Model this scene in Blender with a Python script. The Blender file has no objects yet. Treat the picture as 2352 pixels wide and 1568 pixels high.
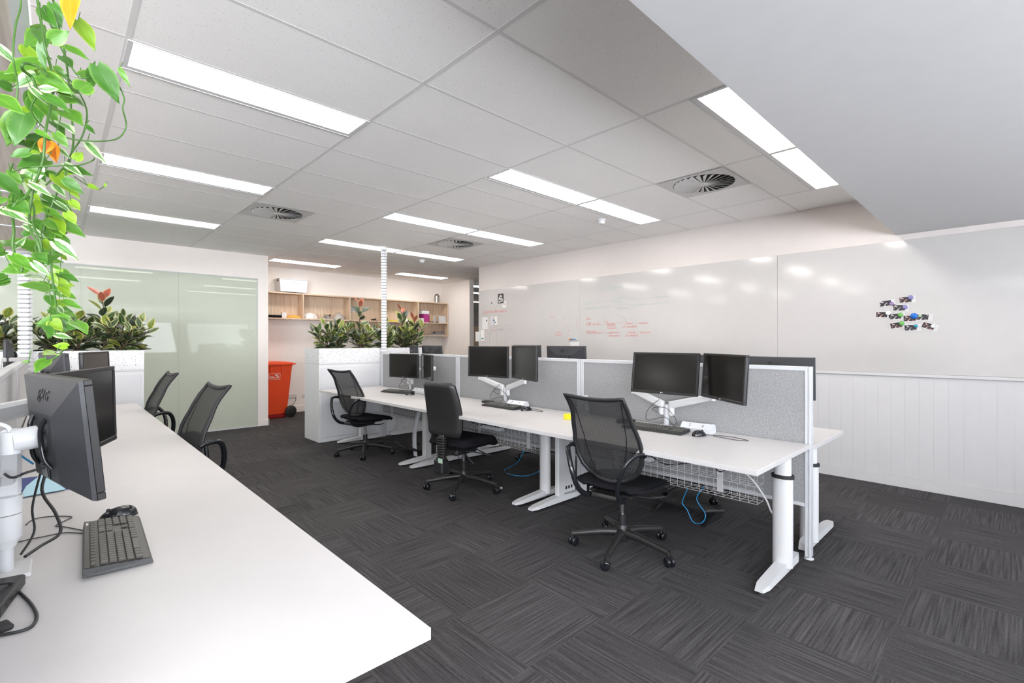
import bpy, math, random
from mathutils import Vector, Matrix
random.seed(7)
PI = math.pi
sc = bpy.context.scene
C = sc.collection
R = math.radians
# ------------------------------------------------------------------ camera
H = 1.355; CEIL = 2.738; FPX = 1103.0; YAW = R(43.552)
cam_d = bpy.data.cameras.new('camera'); cam = bpy.data.objects.new('camera', cam_d); C.objects.link(cam)
cam.location = (0, 0, H); cam.rotation_euler = (PI/2, 0, -YAW)
cam_d.sensor_width = 36; cam_d.lens = FPX/2352*36; cam_d.clip_start = 0.02
sc.camera = cam
# ------------------------------------------------------------------ world, daylight, exposure
w = bpy.data.worlds.new('world'); sc.world = w; w.use_nodes = True
bg = w.node_tree.nodes['Background']; bg.inputs[0].default_value = (0.80, 0.90, 1.0, 1); bg.inputs[1].default_value = 1.2
LAMP = 11.5; WIN = 62
def area(name, loc, rot, sx, sy, power, col):
    l = bpy.data.lights.new(name, 'AREA'); l.shape = 'RECTANGLE'; l.size = sx; l.size_y = sy; l.energy = power; l.color = col
    o = bpy.data.objects.new(name, l); C.objects.link(o); o.location = loc; o.rotation_euler = rot; return o
# added area lamps for daylight behind the camera, tilted up to brighten the ceiling
for wx, ww in ((-4.75, 3.0), (-1.45, 3.0), (1.55, 2.6), (4.35, 2.2)):
    area('window_daylight', (wx, -2.63, 1.50), (PI/2+R(52), 0, 0), ww, 1.6, WIN*ww*(3.4 if wx < -3 else 1.45 if wx < 0 else .75 if wx < 3 else .30), (0.90, 0.94, 1.0))
sc.view_settings.view_transform = 'Standard'; sc.view_settings.look = 'None'
sc.view_settings.gamma = 1.0; sc.view_settings.use_curve_mapping = False
sc.view_settings.exposure = 0.44
sc.cycles.diffuse_bounces = 8; sc.cycles.max_bounces = 14; sc.cycles.transparent_max_bounces = 16
# ------------------------------------------------------------------ helpers: pixel of the photo -> point in the room
sS, cS = math.sin(YAW), math.cos(YAW)
def ray(u, v):
    a = (u-1176)/FPX; b = (784-v)/FPX
    return Vector((sS+a*cS, cS-a*sS, b))
def onZ(u, v, z): d = ray(u, v); return d*((z-H)/d.z)+Vector((0, 0, H))
def onX(u, v, x): d = ray(u, v); return d*(x/d.x)+Vector((0, 0, H))
def onY(u, v, y): d = ray(u, v); return d*(y/d.y)+Vector((0, 0, H))
# ------------------------------------------------------------------ mesh builder
class MB:
    def __init__(s): s.v = []; s.f = []; s.m = []; s.s = []; s.uv = {}
    def add(s, vs, fs, mi=0, sm=False, T=None, uv=None):
        n = len(s.v)
        for i, p in enumerate(vs):
            p = Vector(p)
            if T is not None: p = T @ p
            s.v.append(p)
            if uv: s.uv[n+i] = uv[i]
        for f in fs: s.f.append([n+i for i in f]); s.m.append(mi); s.s.append(sm)
        return s
    def box(s, x0, y0, z0, x1, y1, z1, b=0, mi=0, T=None):
        if x0 > x1: x0, x1 = x1, x0
        if y0 > y1: y0, y1 = y1, y0
        if z0 > z1: z0, z1 = z1, z0
        b = min(b, (x1-x0)*.45, (y1-y0)*.45, (z1-z0)*.45)
        if b <= 0:
            vs = [(x, y, z) for z in (z0, z1) for x, y in ((x0, y0), (x1, y0), (x1, y1), (x0, y1))]
            return s.add(vs, [(3,2,1,0),(4,5,6,7),(0,1,5,4),(1,2,6,5),(2,3,7,6),(3,0,4,7)], mi, False, T)
        def ring(i, z):
            return [(x0+i, y0+b, z), (x0+b, y0+i, z), (x1-b, y0+i, z), (x1-i, y0+b, z), (x1-i, y1-b, z), (x1-b, y1-i, z), (x0+b, y1-i, z), (x0+i, y1-b, z)]
        def cap(z): return [(x0+b, y0+b, z), (x1-b, y0+b, z), (x1-b, y1-b, z), (x0+b, y1-b, z)]
        vs = cap(z0)+ring(0, z0+b)+ring(0, z1-b)+cap(z1)
        fs = [(3,2,1,0), (20,21,22,23)]
        for k in range(8):
            j = (k+1) % 8; fs.append((4+k, 4+j, 12+j, 12+k))
        for a, (q, p) in enumerate(((0,1),(2,3),(4,5),(6,7))):
            fs.append((a, 4+p, 4+q)); fs.append((20+a, 12+q, 12+p))
            n = (a+1) % 4; q2 = (q+2) % 8
            fs.append((a, n, 4+q2, 4+p)); fs.append((20+a, 12+p, 12+q2, 20+n))
        return s.add(vs, fs, mi, False, T)
    def prism(s, poly, z0, z1, mi=0, T=None):
        n = len(poly)
        vs = [(x, y, z0) for x, y in poly]+[(x, y, z1) for x, y in poly]
        fs = [tuple(range(n))[::-1], tuple(range(n, 2*n))]+[(i, (i+1) % n, n+(i+1) % n, n+i) for i in range(n)]
        return s.add(vs, fs, mi, False, T)
    def tube(s, path, r, n=8, closed=False, mi=0, cap=True, smooth=True, flat=1.0, T=None):
        P = [Vector(p) for p in path]; N = len(P)
        rs = r if isinstance(r, (list, tuple)) else [r]*N
        vs = []; prev = None
        for i in range(N):
            if closed: t = P[(i+1) % N]-P[i-1]
            else: t = P[min(i+1, N-1)]-P[max(i-1, 0)]
            if t.length < 1e-9: t = Vector((0, 0, 1))
            t.normalize()
            if prev is None:
                a = Vector((0, 0, 1)) if abs(t.z) < .9 else Vector((1, 0, 0))
                nx = t.cross(a).normalized()
            else:
                nx = prev-t*prev.dot(t)
                nx = nx.normalized() if nx.length > 1e-6 else t.orthogonal().normalized()
            prev = nx; ny = t.cross(nx)
            for k in range(n):
                q = 2*PI*(k+.5)/n
                vs.append(P[i]+nx*(math.cos(q)*rs[i])+ny*(math.sin(q)*rs[i]*flat))
        fs = []
        for i in range(N if closed else N-1):
            j = (i+1) % N
            for k in range(n):
                l = (k+1) % n; fs.append((i*n+k, i*n+l, j*n+l, j*n+k))
        s.add(vs, fs, mi, smooth, T)
        if cap and not closed:
            s.add(vs[:n], [tuple(range(n))[::-1]], mi, False, T); s.add(vs[-n:], [tuple(range(n))], mi, False, T)
        return s
    def cyl(s, p0, p1, r0, r1=None, n=20, mi=0, T=None):
        return s.tube([p0, p1], [r0, r0 if r1 is None else r1], n, mi=mi, T=T)
    def lathe(s, prof, n=24, mi=0, T=None, smooth=True):
        vs = [(r*math.cos(2*PI*k/n), r*math.sin(2*PI*k/n), z) for r, z in prof for k in range(n)]
        fs = [(i*n+k, i*n+(k+1) % n, (i+1)*n+(k+1) % n, (i+1)*n+k) for i in range(len(prof)-1) for k in range(n)]
        s.add(vs, fs, mi, smooth, T)
        s.add(vs[:n], [tuple(range(n))[::-1]], mi, False, T); s.add(vs[-n:], [tuple(range(n))], mi, False, T)
        return s
    def grid(s, fn, nu, nv, mi=0, sm=True, T=None, thick=0):
        vs = [fn(i/nu, j/nv) for j in range(nv+1) for i in range(nu+1)]
        uv = [(i/nu, j/nv) for j in range(nv+1) for i in range(nu+1)]
        fs = [(j*(nu+1)+i, j*(nu+1)+i+1, (j+1)*(nu+1)+i+1, (j+1)*(nu+1)+i) for j in range(nv) for i in range(nu)]
        return s.add(vs, fs, mi, sm, T, uv)
    def build(s, name, mats, parent=None, loc=(0, 0, 0), rot=(0, 0, 0)):
        me = bpy.data.meshes.new(name)
        me.from_pydata([tuple(p) for p in s.v], [], s.f)
        if not isinstance(mats, (list, tuple)): mats = [mats]
        for m in mats: me.materials.append(m)
        me.polygons.foreach_set('material_index', s.m); me.polygons.foreach_set('use_smooth', s.s)
        if s.uv:
            l = me.uv_layers.new(name='UVMap')
            for lp in me.loops: l.data[lp.index].uv = s.uv.get(lp.vertex_index, (0.5, 0.5))
        me.update()
        o = bpy.data.objects.new(name, me); C.objects.link(o)
        o.location = loc; o.rotation_euler = rot
        if parent: o.parent = parent
        return o
def spline(pts, k=6, closed=False):
    P = [Vector(p) for p in pts]; n = len(P); out = []
    rng = range(n if closed else n-1)
    for i in rng:
        if closed: a, b, c, d = P[i-1], P[i], P[(i+1) % n], P[(i+2) % n]
        else: a, b, c, d = P[max(i-1, 0)], P[i], P[i+1], P[min(i+2, n-1)]
        for j in range(k):
            t = j/k
            out.append(.5*((2*b)+(c-a)*t+(2*a-5*b+4*c-d)*t*t+(3*b-a-3*c+d)*t**3))
    if not closed: out.append(P[-1])
    return out
def tag(o, label=None, cat=None, group=None, kind=None):
    if label: o['label'] = label
    if cat: o['category'] = cat
    if group: o['group'] = group
    if kind: o['kind'] = kind
    return o
def thing(name, label, cat, loc=(0, 0, 0), rz=0, group=None, rot=None):
    o = bpy.data.objects.new(name, None); C.objects.link(o); o.empty_display_size = .1
    o.location = loc; o.rotation_euler = rot if rot else (0, 0, rz)
    return tag(o, label, cat, group)
def struct(name, mb, m, label=None, parent=None):
    o = mb.build(name, m, parent)
    if not parent: o['kind'] = 'structure'
    if label: o['label'] = label; 
    return o
def copy_tree(o, parent=None, loc=None, rot=None, label=None, group=None):
    c = o.copy(); C.objects.link(c); c.parent = parent
    if loc is not None: c.location = loc
    if rot is not None: c.rotation_euler = rot
    if label: c['label'] = label
    if group: c['group'] = group
    for ch in list(o.children): copy_tree(ch, c)
    return c
def text(name, body, size, m, parent, loc, rot, depth=.0006, shear=0, sx=1):
    cu = bpy.data.curves.new(name, 'FONT'); cu.body = body; cu.size = size; cu.align_x = 'CENTER'; cu.align_y = 'CENTER'
    cu.extrude = depth; cu.shear = shear; cu.resolution_u = 3
    t = bpy.data.objects.new(name, cu); C.objects.link(t)
    dg = bpy.context.evaluated_depsgraph_get()
    me = bpy.data.meshes.new_from_object(t.evaluated_get(dg)); bpy.data.objects.remove(t)
    me.materials.clear(); me.materials.append(m)
    o = bpy.data.objects.new(name, me); C.objects.link(o); o.parent = parent; o.location = loc; o.rotation_euler = rot; o.scale = (sx, 1, 1)
    return o
# ------------------------------------------------------------------ materials
def mat(name, col, rough=.5, metal=0, spec=.5, emis=None, es=0, trans=0, coat=0, bump=None):
    m = bpy.data.materials.new(name); m.use_nodes = True
    b = m.node_tree.nodes['Principled BSDF']
    b.inputs['Base Color'].default_value = (*col, 1); b.inputs['Roughness'].default_value = rough
    b.inputs['Metallic'].default_value = metal; b.inputs['Specular IOR Level'].default_value = spec
    b.inputs['Transmission Weight'].default_value = trans; b.inputs['Coat Weight'].default_value = coat
    if emis: b.inputs['Emission Color'].default_value = (*emis, 1); b.inputs['Emission Strength'].default_value = es
    nt = m.node_tree
    # every material carries a faint procedural unevenness of tone
    tc = nt.nodes.new('ShaderNodeTexCoord'); no = nt.nodes.new('ShaderNodeTexNoise'); no.inputs['Scale'].default_value = bump[0] if bump else 9
    no.inputs['Detail'].default_value = 3
    nt.links.new(tc.outputs['Object'], no.inputs['Vector'])
    if bump:
        bp = nt.nodes.new('ShaderNodeBump'); bp.inputs['Strength'].default_value = bump[1]; bp.inputs['Distance'].default_value = .01
        nt.links.new(no.outputs['Fac'], bp.inputs['Height']); nt.links.new(bp.outputs['Normal'], b.inputs['Normal'])
    mx = nt.nodes.new('ShaderNodeMix'); mx.data_type = 'RGBA'
    mx.inputs['A'].default_value = (*[c*.965 for c in col], 1); mx.inputs['B'].default_value = (*[min(1, c*1.03) for c in col], 1)
    nt.links.new(no.outputs['Fac'], mx.inputs['Factor']); nt.links.new(mx.outputs['Result'], b.inputs['Base Color'])
    return m
class NT:
    def __init__(s, m): s.m = m; s.nt = m.node_tree; s.b = s.nt.nodes['Principled BSDF']
    def n(s, t, **k):
        x = s.nt.nodes.new(t)
        for a, v in k.items(): setattr(x, a, v)
        return x
    def l(s, a, b): s.nt.links.new(a, b)
    def math(s, op, a, b=None, c=None):
        x = s.n('ShaderNodeMath', operation=op)
        for i, q in enumerate((a, b, c)):
            if q is None: continue
            if hasattr(q, 'is_output'): s.l(q, x.inputs[i])
            else: x.inputs[i].default_value = q
        return x.outputs[0]
    def mix(s, f, a, b):
        x = s.n('ShaderNodeMix', data_type='RGBA')
        for k, q in (('Factor', f), ('A', a), ('B', b)):
            if hasattr(q, 'is_output'): s.l(q, x.inputs[k])
            else: x.inputs[k].default_value = q if k == 'Factor' else (*q, 1)
        return x.outputs['Result']
    def coords(s, kind='Object'):
        t = s.n('ShaderNodeTexCoord'); q = s.n('ShaderNodeSeparateXYZ'); s.l(t.outputs[kind], q.inputs[0]); s.tc = t.outputs[kind]
        return q.outputs
    def noise(s, scale, detail=2, vec=None, mscale=None):
        x = s.n('ShaderNodeTexNoise'); x.inputs['Scale'].default_value = scale; x.inputs['Detail'].default_value = detail
        v = vec or s.tc
        if mscale:
            mp = s.n('ShaderNodeMapping'); mp.inputs['Scale'].default_value = mscale; s.l(v, mp.inputs[0]); v = mp.outputs[0]
        s.l(v, x.inputs['Vector']); return x.outputs['Fac']
    def ramp(s, f, stops):
        x = s.n('ShaderNodeValToRGB'); e = x.color_ramp.elements
        while len(e) < len(stops): e.new(.5)
        for i, (p, c) in enumerate(stops): e[i].position = p; e[i].color = (*c, 1)
        s.l(f, x.inputs[0]); return x.outputs[0]
white_paint = mat('white_paint', (.88, .825, .78), .55)
wall_white = mat('wall_white', (.66, .61, .585), .6)
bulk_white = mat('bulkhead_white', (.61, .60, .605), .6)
whiteboard_m = mat('whiteboard_gloss', (.53, .51, .50), .10, spec=.8)
laminate = mat('white_laminate', (.565, .55, .55), .42)
metal_white = mat('white_powdercoat', (.66, .66, .67), .35)
plastic_white = mat('white_plastic', (.66, .67, .69), .3)
black_plastic = mat('black_plastic', (.018, .018, .02), .42, bump=(400, .15))
black_gloss = mat('black_gloss_plastic', (.012, .013, .016), .12)
black_fabric = mat('black_fabric', (.010, .010, .013), .9, spec=.2, bump=(600, .4))
shell_black = mat('black_shell', (.022, .021, .021), .38)
rubber = mat('black_rubber', (.015, .015, .015), .6)
screen_m = mat('dark_screen', (.010, .009, .008), .16, spec=.35)
bezel_m = mat('monitor_bezel', (.014, .013, .014), .42)
back_m = mat('monitor_back', (.026, .027, .032), .42, bump=(900, .25))
logo_m = mat('logo_grey', (.012, .012, .013), .3)
logo_w = mat('logo_silver', (.7, .7, .7), .3)
cable_black = mat('black_cable', (.02, .02, .022), .45)
cable_blue = mat('blue_cable', (.02, .28, .60), .4)
cable_white = mat('white_cable', (.75, .75, .75), .4)
chrome = mat('bright_metal', (.7, .7, .7), .2, metal=1)
steel = mat('brushed_steel', (.42, .40, .38), .3, metal=1)
alu = mat('aluminium_frame', (.58, .59, .61), .35)
orange_plastic = mat('orange_red_plastic', (.80, .075, .018), .38)
orange_base = mat('dark_red_plastic', (.30, .006, .006), .5)
soil = mat('soil', (.03, .02, .015), 1, bump=(60, 1))
navy = mat('navy_card', (.035, .055, .20), .6); sky_card = mat('light_blue_paper', (.42, .66, .78), .7)
paper = mat('white_paper', (.66, .66, .65), .7); card_w = mat('photo_card', (.60, .59, .59), .5); yellow = mat('yellow_paper', (.85, .68, .02), .6)
magenta = mat('magenta_card', (.42, .03, .22), .5); card = mat('cardboard', (.52, .36, .22), .8)
orange_cloth = mat('orange_cloth', (.85, .38, .06), .8, bump=(30, .8)); clear_plastic = mat('clear_plastic_bag', (.80, .78, .75), .15, trans=.5, bump=(25, 1))
red_ink = mat('red_ink', (.60, .19, .17), .5); grey_ink = mat('grey_ink', (.36, .37, .37), .5); dark_ink = mat('dark_ink', (.25, .25, .27), .5); green_ink = mat('faint_green_ink', (.40, .47, .43), .5)
lamp_m = mat('lamp_diffuser', (.9, .9, .9), .5, emis=(1.0, .955, .90), es=LAMP)
duct_shade = mat('duct_dark', (.02, .018, .018), .9)
grille_m = mat('vent_white', (.62, .61, .60), .5)
ret_m = mat('return_grille_grey', (.30, .31, .33), .5)
outlet_m = mat('outlet_white', (.72, .70, .67), .4)
sleeve_m = mat('grey_sleeve', (.62, .64, .68), .8, bump=(200, .4))
glass_clear = mat('window_glass', (1, 1, 1), .02, trans=1)
# ceiling tile: white mineral fibre with small dark pits
ceil_m = mat('ceiling_tile', (.74, .735, .72), .85); q = NT(ceil_m); q.coords()
f1 = q.noise(150, 1); f2 = q.noise(2.5, 2)
pit = q.ramp(f1, [(.27, (.45, .44, .43)), (.33, (.93, .915, .90))])
q.l(q.mix(.5, pit, q.ramp(f2, [(.3, (.90, .885, .87)), (.7, (.94, .925, .91))])), q.b.inputs['Base Color'])
# carpet tiles 0.5 m, quarter turned
carpet = mat('carpet_tiles', (.08, .08, .08), .95, spec=.15); q = NT(carpet); X, Y, Z = q.coords()
def cell(v, off): return q.math('FLOOR', q.math('DIVIDE', q.math('SUBTRACT', v, off), .5))
cx, cy = cell(X, 3.93), cell(Y, .4)
par = q.math('ABSOLUTE', q.math('MODULO', q.math('ADD', cx, cy), 2.0))
nx = q.noise(1, 3, mscale=(2.6, 96, 1)); ny = q.noise(1, 3, mscale=(96, 2.6, 1))
n2x = q.noise(1, 2, mscale=(45, 230, 1)); n2y = q.noise(1, 2, mscale=(230, 45, 1))
fine = q.noise(420, 2)
def mixf(f, a, b):
    x = q.n('ShaderNodeMix', data_type='FLOAT'); q.l(f, x.inputs['Factor']); q.l(a, x.inputs['A']); q.l(b, x.inputs['B']); return x.outputs['Result']
st = mixf(par, ny, nx); st2 = mixf(par, n2y, n2x)
lines = q.math('ADD', q.math('MULTIPLY', st, .62), q.math('ADD', q.math('MULTIPLY', st2, .22), q.math('MULTIPLY', fine, .16)))
colr = q.ramp(lines, [(.34, (.027, .0255, .026)), (.46, (.050, .0475, .049)), (.54, (.067, .064, .066)), (.68, (.103, .098, .101))])
wn = q.n('ShaderNodeTexWhiteNoise', noise_dimensions='2D'); cb = q.n('ShaderNodeCombineXYZ'); q.l(cx, cb.inputs[0]); q.l(cy, cb.inputs[1]); q.l(cb.outputs[0], wn.inputs['Vector'])
tone = q.math('ADD', q.math('MULTIPLY', wn.outputs['Value'], .22), .89)
vm = q.n('ShaderNodeVectorMath', operation='SCALE'); q.l(colr, vm.inputs[0]); q.l(tone, vm.inputs['Scale']); q.l(vm.outputs[0], q.b.inputs['Base Color'])
bp = q.n('ShaderNodeBump'); bp.inputs['Strength'].default_value = .6; bp.inputs['Distance'].default_value = .004; q.l(lines, bp.inputs['Height']); q.l(bp.outputs[0], q.b.inputs['Normal'])
# felt
felt = mat('grey_felt', (.4, .4, .4), .95, spec=.1); q = NT(felt); q.coords()
f = q.math('ADD', q.math('MULTIPLY', q.noise(150, 4), .55), q.math('MULTIPLY', q.noise(560, 2), .45))
q.l(q.ramp(f, [(.34, (.215, .215, .22)), (.5, (.31, .31, .315)), (.66, (.425, .425, .43))]), q.b.inputs['Base Color'])
felt_pale_lit = felt.copy(); felt_pale_lit.name = 'pale_felt'  # same felt made paler, with side light put into its colour
for e_ in [n_ for n_ in felt_pale_lit.node_tree.nodes if n_.type == 'VALTORGB'][0].color_ramp.elements: e_.color = tuple(min(1, c_*1.65) for c_ in e_.color[:3])+(1,)
# wood laminate
wood = mat('pale_oak_laminate', (.5, .4, .3), .5); q = NT(wood); q.coords()
f = q.noise(1, 4, mscale=(55, 55, 2.2))
q.l(q.ramp(f, [(.3, (.50, .37, .255)), (.5, (.63, .48, .35)), (.7, (.71, .565, .425))]), q.b.inputs['Base Color'])
wood2 = mat('grey_oak_laminate', (.5, .4, .3), .5); q = NT(wood2); q.coords()
f = q.noise(1, 4, mscale=(60, 2.5, 60))
q.l(q.ramp(f, [(.3, (.50, .42, .36)), (.5, (.62, .54, .47)), (.7, (.70, .62, .56))]), q.b.inputs['Base Color'])
# back-painted pale green glass
green_glass = mat('pale_green_glass', (.54, .58, .49), .022, spec=.25)
# perforated white steel
def perf(name, a, b):
    m = mat(name, (.8, .8, .82), .4); q = NT(m); o = q.coords(); P = 84.0
    u = q.math('MULTIPLY', o[a], P); v = q.math('MULTIPLY', o[b], P)
    fu, fv = q.math('FRACT', u), q.math('FRACT', v)
    du, dv = q.math('SUBTRACT', fu, .5), q.math('SUBTRACT', fv, .5)
    d2 = q.math('ADD', q.math('MULTIPLY', du, du), q.math('MULTIPLY', dv, dv))
    hole = q.math('LESS_THAN', d2, .055)
    cb = q.n('ShaderNodeCombineXYZ'); q.l(q.math('FLOOR', u), cb.inputs[0]); q.l(q.math('FLOOR', v), cb.inputs[1])
    wn = q.n('ShaderNodeTexWhiteNoise', noise_dimensions='2D'); q.l(cb.outputs[0], wn.inputs['Vector'])
    cl = q.n('ShaderNodeTexNoise'); cl.inputs['Scale'].default_value = .22; q.l(cb.outputs[0], cl.inputs['Vector'])
    on = q.math('LESS_THAN', wn.outputs['Value'], q.math('MULTIPLY', cl.outputs['Fac'], .36))
    q.l(q.mix(q.math('MULTIPLY', hole, on), (.78, .78, .80), (.05, .05, .055)), q.b.inputs['Base Color']); return m
perf_x = perf('perforated_steel_front', 0, 2); perf_y = perf('perforated_steel_side', 1, 2)
# chair mesh: woven, see-through
mesh_m = mat('black_mesh_weave', (.020, .020, .021), .7); q = NT(mesh_m); q.coords('UV')
tr = q.n('ShaderNodeBsdfTransparent'); mx = q.n('ShaderNodeMixShader')
wv = q.n('ShaderNodeTexWave'); wv.bands_direction = 'Y'; wv.inputs['Scale'].default_value = 26; wv.inputs['Distortion'].default_value = .6; q.l(q.tc, wv.inputs['Vector'])
fac = q.math('ADD', q.math('MULTIPLY', wv.outputs['Fac'], .12), .82); q.l(fac, mx.inputs[0])
q.l(tr.outputs[0], mx.inputs[1]); q.l(q.b.outputs[0], mx.inputs[2]); q.l(mx.outputs[0], q.nt.nodes['Material Output'].inputs[0])
# leaves
def leaf_mat(name, inner, outer, edge=.62, amt=1.0, sub=.12):
    m = mat(name, inner, .38); q = NT(m); X, Y, Z = q.coords('UV')
    au = q.math('MULTIPLY', q.math('ABSOLUTE', q.math('SUBTRACT', X, .5)), 2)
    nz = q.noise(7, 3); d = q.math('ADD', au, q.math('MULTIPLY', q.math('SUBTRACT', nz, .5), .7))
    f = q.ramp(d, [(edge-.10, (0, 0, 0)), (edge+.10, (amt, amt, amt))])
    mid = q.math('LESS_THAN', au, .05)
    c = q.mix(f, inner, outer); c = q.mix(q.math('MULTIPLY', mid, .45), c, outer)
    q.l(c, q.b.inputs['Base Color']); q.b.inputs['Subsurface Weight'].default_value = sub; q.b.inputs['Subsurface Radius'].default_value = (.02, .03, .01)
    return m
lf_green = leaf_mat('variegated_leaf', (.030, .070, .020), (.36, .37, .17), .62)
lf_dark = leaf_mat('dark_variegated_leaf', (.022, .036, .022), (.17, .19, .11), .80)
lf_red = leaf_mat('reddish_leaf', (.30, .075, .045), (.50, .22, .12), .75)
lf_lime = leaf_mat('yellow_green_leaf', (.16, .22, .03), (.55, .48, .16), .72)
po_green = leaf_mat('pothos_leaf', (.070, .20, .014), (.145, .29, .035), .8)
po_mid = leaf_mat('deep_pothos_leaf', (.042, .145, .012), (.09, .21, .03), .8)
po_lime = leaf_mat('lime_pothos_leaf', (.165, .31, .012), (.26, .38, .03), .8)
po_var = leaf_mat('cream_marbled_pothos_leaf', (.07, .20, .035), (.38, .46, .27), .45)
po_yel = leaf_mat('yellow_pothos_leaf', (.60, .24, .006), (.66, .34, .03), .8)
po_brn = leaf_mat('orange_brown_pothos_leaf', (.35, .085, .006), (.62, .22, .012), .5)
stem_g = mat('green_stem', (.055, .14, .022), .5); stem_b = mat('brown_stem', (.09, .06, .035), .6)
def leaf(mb, base, d, up, L, W, mi, fold=.25, droop=.25, heart=False):
    d = Vector(d).normalized(); up = Vector(up); side = d.cross(up)
    side = side.normalized() if side.length > 1e-4 else d.orthogonal().normalized()
    n = side.cross(d).normalized(); base = Vector(base)
    prof = [.0, .62, .95, 1, .86, .55, .0] if not heart else [.42, .80, .96, 1, .96, .86, .72, .54, .35, .17, .0]
    N = len(prof)-1
    vs = []; uv = []
    for i, pw in enumerate(prof):
        t = i/N
        for k in (-1, -.5, 0, .5, 1):
            p = base+d*(L*t)+side*(k*pw*W/2)+n*(abs(k)*fold*W*.5*pw-droop*L*t*t+(.02*L*math.sin(9*t+3*k) if heart else 0))
            if heart and i < 3: p -= d*(abs(k)*(.12, .09, .04)[i]*L)
            vs.append(p); uv.append((.5+k/2, t))
    fs = [(i*5+j, i*5+j+1, i*5+j+6, i*5+j+5) for i in range(N) for j in range(4)]
    mb.add(vs, fs, mi, True, uv=uv)
# ------------------------------------------------------------------ ROOM SHELL
WR = 5.715; BK = 8.36; AL = 9.55
struct('floor', MB().box(-8, -2.6, -.1, 14, 17, 0), carpet, 'dark grey carpet tiles laid quarter-turned')
ce = struct('ceiling', MB().box(-8, -2.6, CEIL, 14, 17, CEIL+.1), ceil_m, 'white speckled mineral tile ceiling')
g = MB()
xl = [.24+1.19*k for k in range(-6, 12)]; ylines = [.993+.6*k for k in range(-1, 15)]
for x in xl: g.box(x-.012, .78, CEIL-.0012, x+.012, 8.36 if x < 2.5 else AL, CEIL+.001)
for y in ylines:
    x1 = 5.7 if y < 6.9 else 6.7
    if y > 8.36: g.box(2.5, y-.009, CEIL-.0008, x1, y+.010, CEIL+.001)
    else: g.box(-7.99, y-.009, CEIL-.0008, x1, y+.010, CEIL+.001)
g.build('ceiling_grid', mat('grid_white', (.72, .71, .70), .5), ce)
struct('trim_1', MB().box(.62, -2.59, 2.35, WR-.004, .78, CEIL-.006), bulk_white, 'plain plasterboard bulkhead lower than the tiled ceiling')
# right wall, with sheet whiteboard, rail and grooved lining
wr = struct('wall_right', MB().box(WR, -2.6, 0, WR+.12, 6.906, CEIL-.0), wall_white)
g = MB()
k = -24
y = 6.9
edges = [.916+.1*i for i in range(-35, 60)]
for a, b in zip(edges[:-1], edges[1:]): g.box(WR-.0055, a+.0012, .10, WR-.002, b-.0012, 1.03)
g.box(WR-.004, -2.55, .10, WR-.0005, 6.9, 1.03)
lining_m = mat('lining_white', (.58, .57, .575), .45); g.build('grooved_lining', lining_m, wr)
struct('trim_2', MB().box(WR-.024, -2.55, 1.03, WR-.001, 6.9, 1.058, .003), lining_m, 'white rail under the wall-mounted whiteboard')
struct('baseboard_right', MB().box(WR-.014, -2.55, .0, WR-.001, 6.9, .098, .002), lining_m)
wb = thing('whiteboard', 'wall-long glossy whiteboard with red and grey handwriting and pinned photos', 'whiteboard', (WR, 3, 1.06))
js = [-2.55, -.93, 1.802, 4.529, 6.9]
for a, b in zip(js[:-1], js[1:]): MB().box(-.012, a+.0012-3, .0, -.002, b-.0012-3, 1.234, .001).build('panel', whiteboard_m, wb)
# left back wall with glazed boards
g = MB().box(-8, BK, 2.357, 2.498, BK+.12, CEIL).box(2.342, BK, 0, 2.498, BK+.12, 2.357).box(-8, BK, 0, -4, BK+.05, 2.357).box(-8, BK+.05, 0, 2.342, BK+.12, 2.357)
struct('wall_back', g, white_paint)
struct('trim_3', MB().box(-4, BK-.004, 0.0, 2.342, BK+.02, .024).box(-4, BK-.004, 2.350, 2.35, BK+.02, 2.362).box(2.334, BK-.004, .024, 2.345, BK+.02, 2.35), alu, 'thin metal channel round the pale green glass wall')
gx = [-2.4, -.815, .24, 1.295, 2.334]
for i, (a, b) in enumerate(zip(gx[:-1], gx[1:])):
    o = struct('window_%d' % (i+1), MB().box(a+.0006, BK+.005, .024, b-.0006, BK+.017, 2.35), green_glass); tag(o, 'pale green back-painted glass pane')
struct('baseboard_back', MB().box(2.345, BK-.012, 0, 2.51, BK-.0005, .1, .002).box(2.499, BK-.012, 0, 2.511, BK+.12, .1), white_paint)
# alcove
struct('wall_alcove', MB().box(2.10, AL, 0, 6.85, AL+.12, CEIL), white_paint)
struct('wall_alcove_left', MB().box(2.10, BK+.12, 0, 2.22, AL, CEIL), white_paint)
struct('wall_alcove_right', MB().box(6.73, 8.46, 0, 6.85, AL, CEIL), white_paint)
struct('baseboard_alcove', MB().box(2.39, AL-.014, 0, 6.72, AL-.001, .12, .003).box(6.716, 8.46, 0, 6.729, AL-.015, .12), white_paint)
# the room beyond the opening
struct('wall_far', MB().box(6.85, 16.9, 0, 14, 17, CEIL), white_paint)
struct('wall_far_right', MB().box(13.9, 4.9, 0, 14, 16.9, CEIL), white_paint)
struct('wall_far_near', MB().box(5.84, 4.9, 0, 13.9, 5.0, CEIL), white_paint)
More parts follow.
